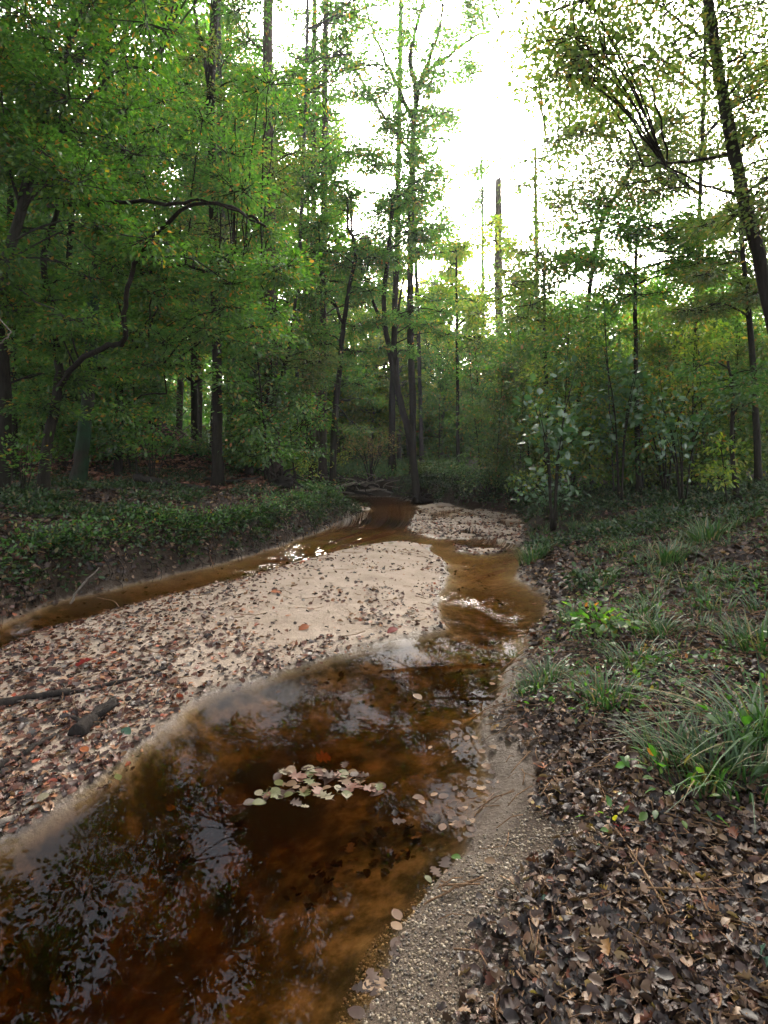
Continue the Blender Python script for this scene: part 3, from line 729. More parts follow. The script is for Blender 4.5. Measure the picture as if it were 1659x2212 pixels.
plant_out(lft, spread_spots(40, -40, 660, 12.5, 20, .8, 1.2, lambda X, Yv: dry(X, Yv) and X < -2.6 and not (300 < CX + X * F / Yv < 570), .9),
          '%s green sapling from the left at the foot of the red leafy slope', 'saplings at the foot of the left slope')
woods = [proto_tree('forest_tree', '', 'tree', H, r, z0, cr, nc, 240, .2, lf, bk, i, '', rz=.8, thick=.03, lean=.6)
         for i, (H, r, z0, cr, nc, lf, bk) in enumerate([(17, .17, 4, 3.0, 34, M_leaf, M_bark), (20, .2, 7, 3.0, 34, M_leafd, M_barkp), (14, .13, 2.5, 2.8, 32, M_leaf, M_barkg), (18, .18, 5, 2.6, 30, M_leafo, M_barkp)])]
plant_out(woods, spread_spots(26, -60, 690, 24, 36, .8, 1.15, None, 2.2),
          '%s wood tree from the left, standing on the slope behind the left bank', 'forest trees on the left slope')
woods2 = [proto_tree('forest_tree', '', 'tree', H, r, z0, cr, nc, 260, .22, lf, bk, i, '', rz=.8, thick=.03, lean=.5)
          for i, (H, r, z0, cr, nc, lf, bk) in enumerate([(11, .14, 1.5, 2.6, 34, M_leaf, M_barkg), (13, .16, 2.5, 2.8, 34, M_leafy, M_barkg)])]  # yellow-green kind puts the bend's backlit glow into its leaf colour
plant_out(woods2, spread_spots(16, 690, 1010, 30, 44, .8, 1.1, None, 2.2),
          '%s misty tree from the left seen far off beyond the creek bend', 'misty trees beyond the creek bend')
plant_out([copy_thing(woods2[0], (0, 0, 0), 0, 1, '-'), copy_thing(woods[2], (0, 0, 0), 0, 1, '-')], spread_spots(26, 1000, 1760, 30, 46, .75, 1.0, None, 2.2),
          '%s far tree from the left rising behind the right thicket', 'far trees behind the right thicket')
for i, (X, Yv, sc, k) in enumerate([(-10, 7, .8, 1), (-13, 11, .9, 3), (-11, 2.5, .8, 2), (-9.5, -3, .9, 1), (-4, -7, 1, 0), (2.5, -8, 1, 3), (8, -4, .9, 2), (8.6, 4.5, .75, 1), (11, 8.5, .85, 3), (14.5, 13, .9, 0), (-16, 15, .9, 2), (10.5, .5, .8, 0), (-16, 6, .9, 3), (16, 18, .9, 1)]):  # unseen trees added at the sides and back to darken the banks
    copy_thing(woods[k], (X, Yv, float(land(X, Yv))), i * 1.7, sc, 'tree of the wood beside and behind the viewpoint, outside the picture', 'trees around the viewpoint')
dense = [proto_tree('forest_tree', '', 'tree', H, .11, z0, 2.3, 44, 330, .11, lf, M_bark, i, '', rz=.6, thick=.012, lean=.5) for i, (H, z0, lf) in enumerate([(15, 4.5, M_leafd), (17, 6, M_leaf)])]
plant_out(dense, [((a - CX) * b_ / F, b_, c_) for a, b_, c_ in [(30, 12.8, .95), (130, 15.5, 1), (255, 13.6, 1), (330, 17.5, 1.05), (455, 19.5, 1.05), (-60, 16, 1), (560, 22.5, 1.1)]],
          '%s dense dark tree from the left among the tall trees of the left bank', 'dense tall trees on the left bank')
copy_thing(dense[0], (-7.4, 7.4, float(land(-7.4, 7.4))), 2.1, .8, 'dense tree whose boughs fill the top left corner over the left channel', 'trees around the viewpoint')  # added to block open sky mirrored in the left channel
copy_thing(dense[1], (-6.9, 4.4, float(land(-6.9, 4.4))), .4, .75, 'tree of the wood beside and behind the viewpoint, outside the picture', 'trees around the viewpoint')  # unseen copy added against the same mirrored sky
# a far wood that reads as one mass
fb = Bag(); N = 12000
an = RNG.uniform(-1.0, 1.0, N); dd = RNG.uniform(40, 72, N)
hx = np.sin(an) * dd; hy = np.cos(an) * dd
top = 4.6 + 1 * sstep(.12, .3, np.abs(an)) + 3 * fbm(an * 9, dd * .05, 3, 88) + 9 * sstep(-.05, -.35, an)
zz = RNG.uniform(0, 1, N) ** 1.8 * top + land(hx, hy)
P0 = np.stack([hx, hy, zz], 1)
for k in range(9):
    pp = P0 + RNG.normal(size=P0.shape) * np.array([1.3, 1.3, .8])
    fb.scatter(T_SMALL, pp, RNG.normal(size=pp.shape), RNG.normal(size=pp.shape) + np.array([0, 0, .6]), RNG.uniform(.4, .9, N))
tag(fb.build('far_woods', [M_leafd]), 'dense far wood closing the view beyond the thickets', 'wood', kind='stuff')

# ------------------------------------------------------------------ shrubs and low plants
def shrub(label, px, Y, h, n, leaf, lsize, wide=.6, stems=7, name='shrub', flat=.35, gz=None):
    X = (px - CX) * Y / F; z = float(land(X, Y)); rt = empty(name, (X, Y, z), label, 'shrub' if name == 'shrub' else 'plant')
    st = Bag(); cr = Bag()
    tips = []
    for i in range(stems):
        a = RNG.uniform(0, 6.28); q = wide * RNG.uniform(.15, 1)
        tip = np.array([q * math.cos(a), q * math.sin(a), h * RNG.uniform(.6, 1)]); tips.append(tip)
        st.tube(smooth_path([(0.03 * math.cos(a), .03 * math.sin(a), -.03), tip * np.array([.35, .35, .6]), tip], 3), np.linspace(.011, .003, 7) * (.5 + h / 2), 5, 0)
    st.build('stem', [M_bark], rt)
    tips = np.array(tips)[RNG.integers(0, stems, n // 6)]
    a0 = tips * RNG.uniform(.3, .9, (len(tips), 1)); a1 = tips + RNG.normal(size=tips.shape) * np.array([wide * .3, wide * .3, h * .14])
    leaves_along(cr, a0, a1, 6, .05 + lsize * .6, lsize, flat, 0, T_OVAL)
    cr.build('foliage', [leaf], rt)
    return rt
shrub('leafy bush with broad leaves of pale teal sheen in front of the right thicket', 1195, 9.8, 2.9, 330, M_leaft, .15, .6)
shrub('low bush with leaves of pale teal sheen at the right end of the dark far bank', 1185, 10.6, .75, 260, M_leaft, .10, .5)
shrub('teal-sheened bush before the dark thicket, left of the root-footed sapling', 1475, 9.6, 2.0, 520, M_leaft, .11, .75)
shrub('tall bush of broad teal-sheened leaves halfway between the pale bush and the right edge', 1340, 11.2, 3.0, 420, M_leaft, .14, .7)
shrub('bush with orange and yellow leaves inside the dark right thicket', 1440, 11.6, 2.7, 420, leaf_mat('leaf_autumn', [(0, (.06, .09, .02)), (.5, (.16, .12, .02)), (.8, (.28, .15, .02)), (1, (.32, .08, .02))], .4), .08, .8)
shrub('yellowish brushy shrub behind the driftwood at the creek bend', 800, 19.8 + 1.6, 1.9, 1500, leaf_mat('leaf_brush', [(0, (.07, .09, .02)), (.5, (.14, .13, .03)), (.8, (.2, .13, .05)), (1, (.22, .08, .04))], .4), .075, 1.3, 14)
shrub('pale green shrub left of the driftwood at the creek bend', 715, 20.8 + 1.3, 1.3, 700, M_leafy, .09, .9, 9)
shrub('dark green bush hanging over the undercut far right bank', 985, 17.2 + .5, .95, 900, M_leafd, .07, .8, 9)
shrub('green bush on the undercut far right bank nearest the leaning tree', 925, 19.6, .8, 700, M_leafo, .07, .7, 9)
shrub('round leafy bush at the right end of the undercut far right bank', 1060, 15.6, 1.0, 1000, M_leafd, .07, .9, 9)
shrub('small bush of upright leaves on the left bank beside the root stump', 690, 14.6, .55, 420, M_leafd, .06, .6, 8)
shrub('bright leafy sprig by the left trunks at the far left', 50, 9.0, 1.0, 260, M_leaf, .07, .5)
shrub('light green leafy bush before the red slope left of centre', 330, 11.6, 1.5, 520, M_leaf, .08, .9)
shrub('light green leafy bush close left of the big grey pine', 480, 14.0, 1.4, 560, M_leafo, .08, .9)
shrub('yellow green brush in front of the two close grey pines', 640, 17.5, 1.2, 600, M_leafy, .08, .8)
shrub('broad leaved green seedling on the brown leaves at the lower right', 1475, 2.02, .14, 42, M_leaf, .045, .09, 5, 'seedling')
shrub('leafy seedling at the very right edge below the arching sedge', 1630, 2.25, .17, 48, M_leaf, .055, .1, 5, 'seedling')
shrub('small three stemmed seedling near the sand strip on the right bank', 1330, 1.95, .07, 18, M_leaf, .03, .05, 3, 'seedling')
shrub('leafy clump of light green leaves in the middle of the right bank', 1290, 4.1, .24, 180, M_leaf, .06, .22, 8, 'seedling')
shrub('dark leafy clump by the water halfway along the right bank', 1270, 5.6, .2, 200, M_cover, .06, .25, 8, 'seedling')

# ------------------------------------------------------------------ grass
def blades(bag, cx_, cy_, n, rad, h, w=.006, arch=.6, lean=(0, 0)):
    a = RNG.uniform(0, 2 * np.pi, n); q = rad * np.sqrt(RNG.uniform(size=n)) * .6
    bx, by = cx_ + q * np.cos(a), cy_ + q * np.sin(a); bz = land(bx, by) - .005
    d = np.stack([np.cos(a + RNG.normal(size=n) * .5) + lean[0], np.sin(a + RNG.normal(size=n) * .5) + lean[1], np.zeros(n)], 1)
    hh = h * RNG.uniform(.5, 1.15, n); ar = arch * RNG.uniform(.4, 1.3, n)
    side = unit(np.cross(d, np.array([0, 0, 1.0]))); K = 6; V = np.zeros((n, K, 2, 3))
    for k in range(K):
        t = k / (K - 1)
        c = np.stack([bx, by, bz], 1) + d * (ar * hh * t ** 1.7)[:, None] + np.array([0, 0, 1.0]) * (hh * (t - .42 * ar * t ** 2.6))[:, None]
        ww = w * (1 - t ** 2) + .0004
        V[:, k, 0] = c - side * ww; V[:, k, 1] = c + side * ww
    q_ = np.array([(2 * k, 2 * k + 1, 2 * k + 3, 2 * k + 2) for k in range(K - 1)])
    bag.add(V.reshape(-1, 3), (q_[None] + (np.arange(n) * K * 2)[:, None, None]).reshape(-1, 4))

def tuft(label, px, py, n, rad, h, w=.005, arch=.7, z=.35, lean=(0, 0), group=None):
    X, Yv = G(px, py, z)
    for _ in range(4):
        z = float(land(X, Yv)); X, Yv = G(px, py, z)
    b_ = Bag(); blades(b_, X, Yv, n, rad, h, w, arch, lean)
    o = b_.build('grass_tuft', [M_grass], origin=(X, Yv, z), loc=(X, Yv, z))
    tag(o, label, 'grass', group)
tuft('large dark sedge clump with long arching blades at the right edge', 1610, 1700, 95, .26, .34, .004, 1.1)
tuft('sedge clump with pale curved blades high at the right edge', 1640, 1600, 90, .18, .38, .005, 1.1, lean=(-.5, 0))
tuft('dense dark green sedge right of the brown leaves at the lower right', 1520, 1690, 120, .25, .25, .004, .8)
tuft('sedge clump above the lower seedling on the right bank', 1440, 1640, 80, .2, .2, .004, .8)
tuft('grass tuft in the middle of the right bank with long dark blades', 1310, 1520, 90, .22, .22, .004, .9)
tuft('grass tuft at the water edge left of the leafy clump', 1180, 1475, 90, .18, .17, .004, .8)
tuft('broad grass tuft right of the leafy clump on the right bank', 1370, 1440, 90, .25, .2, .004, .9)
tuft('small bright grass tuft by the water above the leafy clump', 1240, 1345, 80, .2, .2, .004, .7)
tuft('grass tuft leaning over the water near the pale bush', 1150, 1215, 110, .3, .35, .006, .7)
tuft('grass tuft on the mound right of the creek', 1290, 1265, 80, .3, .25, .006, .8)
tuft('pale grass clump below the root-footed sapling', 1530, 1170, 110, .35, .4, .008, .9)
tuft('grass clump at the right edge behind the sedge', 1640, 1400, 80, .3, .25, .005, .9)
tuft('green grass tuft by the fallen chunk of wood near the right edge', 1440, 1215, 90, .3, .3, .007, .9)

gb = Bag(); rg = np.random.default_rng(3); cnt = 0
while cnt < 420:
    Yv = 2.2 + 9.5 * rg.uniform() ** .8; X = (rg.uniform(1080, 1720) - CX) * Yv / F
    z_, dc_, db_, ls_, o_, s_ = [float(v) for v in land(np.array([X]), np.array([Yv]), True)]
    if dc_ > 0 or ls_ or o_ < .12: continue
    if vnoise(np.array(X * 1.4), np.array(Yv * 1.4), 60) < -.15 + .35 * (Yv < 3.2): continue
    blades(gb, X, Yv, rg.integers(8, 26), .14, rg.uniform(.07, .2), .0035 + .0003 * Yv, .9); cnt += 1
tag(gb.build('grass', [M_grass]), 'thin short grass growing through the leaves of the right bank', 'grass', kind='stuff')

# ------------------------------------------------------------------ ground cover of small leaves
def cover(name, label, n, region, leaf, lsize, hmax, seed, dens=None, per=7):
    rg = np.random.default_rng(seed)
    y_ = rg.uniform(region[2], region[3], n * 4); x_ = (rg.uniform(region[0], region[1], n * 4) - CX) * y_ / F if region[4] else rg.uniform(region[0], region[1], n * 4)
    z_, dc_, db_, ls_, o_, s_ = land(x_, y_, True)
    ok = (dc_ <= 0) & (o_ > region[6]) & (ls_ == region[5])
    if dens is not None: ok &= dens(x_, y_, o_, rg)
    x_, y_, z_ = x_[ok][:n], y_[ok][:n], z_[ok][:n]; N = len(x_)
    b_ = Bag(); base = np.stack([x_, y_, z_], 1)
    top = base + np.stack([rg.normal(size=N) * .06, rg.normal(size=N) * .06, rg.uniform(.2, 1, N) * hmax], 1)
    leaves_along(b_, base, top, per, .05, lsize, .4, 0, T_SMALL, .3)
    tag(b_.build(name, [leaf]), label, 'ground cover', kind='stuff')
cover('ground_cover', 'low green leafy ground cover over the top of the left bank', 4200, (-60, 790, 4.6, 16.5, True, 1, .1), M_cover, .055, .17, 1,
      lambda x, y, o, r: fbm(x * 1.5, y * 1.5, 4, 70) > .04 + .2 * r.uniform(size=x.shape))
def bank_points(n, o0, o1, seed, y1=15.5):
    "points on the face of the left bank"
    rg = np.random.default_rng(seed); L_ = np.array([p for p in LEFT if p[1] >= 2.8]); k = rg.integers(0, len(L_) - 1, n * 3)
    w = np.linalg.norm(L_[1:] - L_[:-1], axis=1); k = rg.choice(len(w), n * 3, p=w / w.sum()); t = rg.uniform(size=(n * 3, 1))
    d = unit(L_[k + 1] - L_[k]); p = L_[k] * (1 - t) + L_[k + 1] * t + np.stack([-d[:, 1], d[:, 0]], 1) * rg.uniform(-.1, o1, (n * 3, 1))
    z_, dc_, db_, ls_, o_, s_ = land(p[:, 0], p[:, 1], True)
    ok = (dc_ < 0) & ls_ & (o_ > o0) & (o_ < o1)
    return np.stack([p[ok, 0], p[ok, 1], z_[ok]], 1)[:n], rg
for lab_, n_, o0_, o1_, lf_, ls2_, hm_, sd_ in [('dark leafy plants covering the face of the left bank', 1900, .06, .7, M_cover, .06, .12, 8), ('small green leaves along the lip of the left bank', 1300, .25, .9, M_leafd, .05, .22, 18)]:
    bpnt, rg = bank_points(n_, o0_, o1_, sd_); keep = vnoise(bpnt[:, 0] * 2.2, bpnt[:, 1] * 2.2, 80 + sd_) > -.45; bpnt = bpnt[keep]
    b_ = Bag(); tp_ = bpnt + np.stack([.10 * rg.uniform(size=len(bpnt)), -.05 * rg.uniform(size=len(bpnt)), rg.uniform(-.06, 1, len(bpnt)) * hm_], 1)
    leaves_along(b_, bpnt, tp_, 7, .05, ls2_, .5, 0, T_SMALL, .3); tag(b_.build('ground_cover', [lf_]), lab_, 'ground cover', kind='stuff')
bpnt, rg = bank_points(520, .02, .4, 19); b_ = Bag()
for p in bpnt:
    q = p + np.array([.16 * rg.uniform() + .02, -.1 * rg.uniform() + .03, -.1 - .25 * rg.uniform()]); q[2] = max(q[2], -.03)
    b_.tube(wobble(smooth_path([p + np.array([-.03, 0, .02]), (p + q) / 2 + np.array([.05, -.03, .05]), q], 3), .008), np.linspace(.006, .0015, 7) * rg.uniform(.4, 1.6), 4, cap=False)
tag(b_.build('bank_roots', [M_wood]), 'thin dark roots hanging from the undercut left bank', 'roots', kind='stuff')
bpnt, rg = bank_points(1700, .0, .55, 20); b_ = Bag(); Ts = litter_templates(6, rg) if 'litter_templates' in globals() else [T_SMALL]; w = rg.integers(0, len(Ts), len(bpnt))
for i, T in enumerate(Ts):
    m = w == i; nn = rg.normal(size=(m.sum(), 3)) * .5 + np.array([.5, -.4, .7]); b_.scatter(T, bpnt[m] + np.array([.01, -.01, .015]), rg.normal(size=(m.sum(), 3)), nn, rg.uniform(.03, .075, m.sum()))
tag(b_.build('leaf_litter', [M_litter]), 'brown leaves caught on the face of the left bank', 'fallen leaves', kind='stuff')
cover('ground_cover', 'weeds and seedlings on the forest floor beyond the creek bend', 4500, (420, 1000, 21.3, 34, True, 0, .02), M_leafd, .11, .5, 9)
cover('ground_cover', 'low weeds on the floor of the wood behind the left bank', 3000, (-60, 760, 16, 30, True, 1, .5), M_leafd, .11, .4, 10,
      lambda x, y, o, r: vnoise(x * .5, y * .5, 74) > 0)
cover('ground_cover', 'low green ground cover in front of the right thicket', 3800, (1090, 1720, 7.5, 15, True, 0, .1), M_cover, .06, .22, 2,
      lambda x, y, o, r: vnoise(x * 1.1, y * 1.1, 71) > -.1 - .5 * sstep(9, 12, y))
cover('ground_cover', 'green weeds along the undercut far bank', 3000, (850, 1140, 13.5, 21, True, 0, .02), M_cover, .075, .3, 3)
cover('ground_cover', 'scattered small green weeds among the brown leaves of the right bank', 900, (1080, 1720, 2.6, 8, True, 0, .25), M_leafd, .035, .07, 4,
      lambda x, y, o, r: vnoise(x * 1.6, y * 1.6, 72) > .1, per=5)

# ------------------------------------------------------------------ fallen leaves
def litter(name, label, n, box, mat, s0, s1, seed, accept, px=True, lift=.012, tilt=.35, simple=False):
    rg = np.random.default_rng(seed); M = int(n * 6)
    t = rg.uniform(size=M); y_ = box[2] * (box[3] / box[2]) ** t if box[2] > 0 else rg.uniform(box[2], box[3], M)
    x_ = (rg.uniform(box[0], box[1], M) - CX) * y_ / F if px else rg.uniform(box[0], box[1], M)
    z_, dc_, db_, ls_, o_, s_ = land(x_, y_, True)
    ok = accept(x_, y_, dc_, db_, ls_, o_, rg); x_, y_, z_ = x_[ok][:n], y_[ok][:n], z_[ok][:n]; N = len(x_)
    e = .04; gx = (land(x_ + e, y_) - z_) / e; gy = (land(x_, y_ + e) - z_) / e
    nr = unit(np.stack([-np.clip(gx, -1.5, 1.5), -np.clip(gy, -1.5, 1.5), np.ones(N)], 1)) + rg.normal(size=(N, 3)) * tilt
    a = rg.uniform(0, 6.28, N); fw = np.stack([np.cos(a), np.sin(a), np.zeros(N)], 1)
    size = s0 + (s1 - s0) * rg.uniform(size=N) ** 1.4
    pos = np.stack([x_, y_, z_ + .003 + lift * rg.uniform(size=N)], 1) - fw * size[:, None] * .5
    b_ = Bag(); Ts = [T_SMALL] if simple else litter_templates(9, rg)
    w = rg.integers(0, len(Ts), N)
    for i, T in enumerate(Ts):
        m = w == i
        if m.any(): b_.scatter(T, pos[m], fw[m], nr[m], size[m])
    tag(b_.build(name, [mat]), label, 'fallen leaves', kind='stuff')

litter('leaf_litter', 'brown fallen leaves covering the near right bank', 23000, (900, 1760, 1.05, 4.6), M_litter, .012, .044, 21,
       lambda x, y, dc, db, ls, o, r: (dc < 0) & (~ls) & (o > .05 + .30 * sstep(2.3, 1.9, y) * r.uniform(.4, 1.2, x.shape) + .12 * sstep(1.8, 2.0, y) * sstep(3.0, 2.6, y)) & (r.uniform(size=x.shape) < .35 + .65 * sstep(0, .8, o)), lift=.03, tilt=.5)
litter('leaf_litter', 'brown and tan fallen leaves on the farther right bank', 9000, (1060, 1740, 4.2, 13), M_litter, .035, .085, 22,
       lambda x, y, dc, db, ls, o, r: (dc < 0) & (~ls) & (fbm(x * .9, y * .9, 3, 55) > -.35), lift=.03, tilt=.5)
litter('leaf_litter', 'dark fallen leaves under the plants of the left bank', 10000, (-60, 800, 4.6, 17), M_litter, .04, .085, 23,
       lambda x, y, dc, db, ls, o, r: (dc < 0) & ls & (o > .02), lift=.03, tilt=.5)
litter('leaf_litter', 'reddish brown leaves on the slope behind the left bank', 16000, (-80, 700, 12, 32), M_litter_r, .09, .2, 24,
       lambda x, y, dc, db, ls, o, r: (dc < 0) & (x < -2.2) & (o > 1.5), lift=.04, tilt=.35, simple=True)
litter('leaf_litter', 'dark wet leaves strewn over the sand bar', 7000, (-60, 985, 2.0, 9.6), M_litter_w, .015, .055, 25,
       lambda x, y, dc, db, ls, o, r: (db > .0) & (r.uniform(size=x.shape) < .10 + .9 * np.clip(sstep(-.7, -2.2, x) * .9 + .7 * (fbm(x * 1.8, y * 1.8, 3, 90) > .1) + sstep(.35, .05, db) * .25, 0, 1)), lift=.012, tilt=.4)
litter('leaf_litter', 'dark leaves stranded in a line along the margin of the sand bar', 1500, (-60, 985, 1.8, 9.6), M_litter_w, .012, .04, 29,
       lambda x, y, dc, db, ls, o, r: (db > -.03) & (db < .07) & (fbm(x * 2.5, y * 2.5, 2, 95) > -.15), lift=.01, tilt=.3)
litter('leaf_litter', 'pale and dark leaves on the small far sand bars', 2600, (860, 1140, 8.3, 15.8), M_litter_w, .03, .08, 26,
       lambda x, y, dc, db, ls, o, r: (db > -.05) & ((y > 9.6) | (x > 1)), lift=.01, tilt=.4)
litter('leaf_litter', 'wet leaves lining the foot of the left bank', 900, (-20, 790, 4.6, 16), M_litter_w, .03, .06, 27,
       lambda x, y, dc, db, ls, o, r: ls & (dc < .02) & (o < .18), lift=.01, tilt=.4)
litter('leaf_litter', 'sunken dark leaves lying on the creek bed', 750, (0, 1100, 1.3, 8), leaf_mat('sunken_leaf', [(0, (.008, .005, .004)), (.6, (.025, .014, .008)), (.9, (.06, .035, .018)), (1, (.12, .07, .035))], .05, .0), .025, .06, 28,
       lambda x, y, dc, db, ls, o, r: (dc > .1) & (db < -.1) & (fbm(x * 1.2, y * 1.2, 3, 91) > -.05), lift=.004, tilt=.12)
# leaves drifting against the right shore: floating, just above the surface
rg = np.random.default_rng(31); M = 60000
y_ = 1.4 * (8.5 / 1.4) ** rg.uniform(size=M); x_ = (rg.uniform(780, 1190, M) - CX) * y_ / F
z_, dc_, db_, ls_, o_, s_ = land(x_, y_, True)
ok = (dc_ > -.01) & (db_ < 0) & (~ls_) & (dc_ < .02 + .26 * rg.uniform(size=M) ** 2 * (.4 + vnoise(x_ * 3, y_ * 3, 17) + sstep(3.1, 2.9, y_) * sstep(2.1, 2.5, y_)))
x_, y_ = x_[ok][:150], y_[ok][:150]; N = len(x_); a = rg.uniform(0, 6.28, N)
b_ = Bag(); Ts = litter_templates(5, rg); w = rg.integers(0, 5, N); fw = np.stack([np.cos(a), np.sin(a), np.zeros(N)], 1)
for i, T in enumerate(Ts):
    m = w == i; b_.scatter((T[0] * np.array([1, 1, .25]), T[1]), np.stack([x_, y_, np.full(N, .006)], 1)[m], fw[m], np.tile([0, 0, 1.0], (m.sum(), 1)) + rg.normal(size=(m.sum(), 3)) * .05, rg.uniform(.02, .06, m.sum()))
tag(b_.build('drift_leaves', [leaf_mat('drift_leaf', [(0, (.007, .005, .005)), (.5, (.025, .013, .010)), (.8, (.06, .032, .02)), (1, (.15, .10, .065))], .05, .01, .5)]), 'wet leaves drifted against the right shore', 'fallen leaves', kind='stuff')

# single leaves that stand out
def plain_leaf_mat(name, c): return leaf_mat(name, [(0, c), (1, tuple(v * .8 for v in c))], .15, .018, .5)
LM = {k: plain_leaf_mat('leaf_' + k, tuple(v * .36 for v in c)) for k, c in dict(yellow=(.55, .33, .03), red=(.28, .02, .015), pale=(.38, .33, .22), tan=(.26, .155, .085), orange=(.5, .14, .04),
      green=(.10, .22, .03), teal=(.07, .16, .11), olive=(.15, .16, .045), brown=(.07, .03, .018), pink=(.30, .14, .10)).items()}
def one_leaf(label, px, py, col, size, lobed=False, z=.02, float_=False, group=None, ang=None, tilt=.25, wide=1.0):
    for _ in range(4):
        X, Yv = G(px, py, z)
        if not float_: z = float(land(X, Yv)) + .022
    if lobed: T = leaf_template([.02, .42 * wide, .2, .55 * wide, .25, .36, .03], [0, .12, .32, .46, .6, .8, 1], .3, .2)
    else: T = leaf_template([.02, .26 * wide, .34 * wide, .24 * wide, .02], [0, .22, .5, .8, 1], .25, .2)
    if float_: T = (T[0] * np.array([1, 1, RNG.uniform(.3, 1)]), T[1]); z = .006 + .008 * RNG.uniform()
    a = RNG.uniform(0, 6.28) if ang is None else ang
    b_ = Bag(); fw = np.array([[math.cos(a), math.sin(a), 0]])
    b_.scatter(T, np.array([[X, Yv, z]]) - fw * size * .5, fw, np.array([[0, 0, 1.0]]) + RNG.normal(size=(1, 3)) * (0.12 if float_ else tilt) + np.array([[0, -.25 * (not float_), 0]]), np.array([size]))
    b_.tube([(X - fw[0, 0] * size * .8, Yv - fw[0, 1] * size * .8, z + .002), (X - fw[0, 0] * size * .45, Yv - fw[0, 1] * size * .45, z)], [.0012, .0012], 4)
    tag(b_.build('fallen_leaf', [LM[col]], origin=(X, Yv, z), loc=(X, Yv, z)), label, 'leaf', group)
one_leaf('bright yellow leaf lying among the grass of the right bank', 1400, 1403, 'yellow', .11, True)
one_leaf('red leaf on the brown leaves below the yellow one', 1412, 1532, 'red', .08)
one_leaf('dark red leaf near the water above the leafy clump', 1195, 1341, 'red', .07)
one_leaf('orange red leaf high on the mound of the right bank', 1460, 1322, 'red', .09)
one_leaf('orange brown leaf on the near right bank by the sand strip', 1166, 1650, 'orange', .07, True)
one_leaf('tan curled leaf in the brown leaves right of the orange one', 1245, 1640, 'tan', .06)
one_leaf('dark crimson leaf left of the lower seedling', 1345, 1787, 'red', .06, True)
one_leaf('pale green leaf at the water edge above the gravel', 1058, 1840 + 20, 'tan', .045)
one_leaf('bright green leaf in the water beside the white glare', 985, 1843, 'green', .04, float_=True)
one_leaf('yellow green leaf floating beside the gravel shore', 925, 1893, 'olive', .035, float_=True)
one_leaf('yellow tipped leaf floating lower along the gravel shore', 955, 2032, 'yellow', .035, float_=True, wide=.8)
one_leaf('large teal green leaf standing up near the lower right corner', 1622, 2065, 'teal', .085, True, tilt=.6)
one_leaf('pale yellow leaf on the dark mud at the lower end of the sand bar', 92, 1755, 'pale', .055, float_=False, wide=1.3, tilt=.1)
one_leaf('pale peach leaf floating alone in the middle of the creek', 902, 1499, 'tan', .08, float_=True)
one_leaf('red leaf at the right margin of the sand bar', 848, 1360, 'red', .11)
one_leaf('rusty red leaf on the left part of the sand bar', 180, 1430, 'red', .11, True)
one_leaf('orange leaf in the middle of the sand bar', 657, 1354, 'orange', .10)
one_leaf('orange brown leaf high on the sand bar', 597, 1278, 'orange', .12)
one_leaf('pinkish leaf near the lower margin of the sand bar', 372, 1468, 'pink', .11)
one_leaf('orange leaf beside the dark log on the sand bar', 182, 1618, 'orange', .06)
one_leaf('pale crescent leaf floating below the sand bar margin', 255, 1674, 'olive', .07, float_=True, wide=.7)
one_leaf('green leaf tucked between the twigs on the sand bar', 272, 1578, 'teal', .07)
one_leaf('tan pointed leaf at the shore right of the white glare', 1063, 1612, 'tan', .06, ang=2)
one_leaf('teal leaf on the sand just right of the strip', 1180, 1978 - 40, 'teal', .03)
one_leaf('pale leaf among the gravel in the lower middle', 1090, 2010, 'pale', .03)
one_leaf('long yellow leaf at the right of the lower seedling', 1545, 1795, 'pale', .05, wide=.7)
one_leaf('sunken orange leaf under the water left of the leaf raft', 700, 1636, 'orange', .09, True, z=-.12)
RAFT = [(628, 1660, 'tan'), (650, 1672, 'pink'), (612, 1688, 'tan'), (640, 1695, 'tan'), (668, 1665, 'tan'), (700, 1660, 'tan'), (722, 1668, 'pink'), (742, 1674, 'olive'),
        (760, 1660, 'tan'), (782, 1672, 'brown'), (596, 1703, 'olive'), (575, 1712, 'olive'), (622, 1712, 'olive'), (658, 1704, 'olive'), (682, 1690, 'tan'), (705, 1694, 'tan'),
        (690, 1710, 'pale'), (730, 1695, 'pale'), (755, 1692, 'olive'), (778, 1692, 'pink'), (800, 1700, 'pink'), (560, 1728, 'olive'), (640, 1730, 'brown'), (815, 1706, 'brown'),
        (665, 1655, 'pale'), (600, 1672, 'brown'), (748, 1710, 'pale'), (712, 1678, 'brown')]
RAFT += [(p + RNG.normal() * 16, q + RNG.normal() * 7, ('brown', 'tan', 'olive', 'brown', 'pale', 'pink')[k % 6]) for k, (p, q, _) in enumerate(RAFT + RAFT[:14])]
for px, py, c in RAFT:
    one_leaf({'tan': 'tan leaf of the floating leaf raft in mid creek', 'pink': 'pinkish leaf of the floating leaf raft in mid creek', 'olive': 'yellow green leaf of the floating leaf raft in mid creek',
              'brown': 'dark brown leaf of the floating leaf raft in mid creek', 'pale': 'pale leaf of the floating leaf raft in mid creek'}[c],
             px, py, c, RNG.uniform(.035, .072), RNG.uniform() < .4, float_=True, group='leaves of the floating raft')

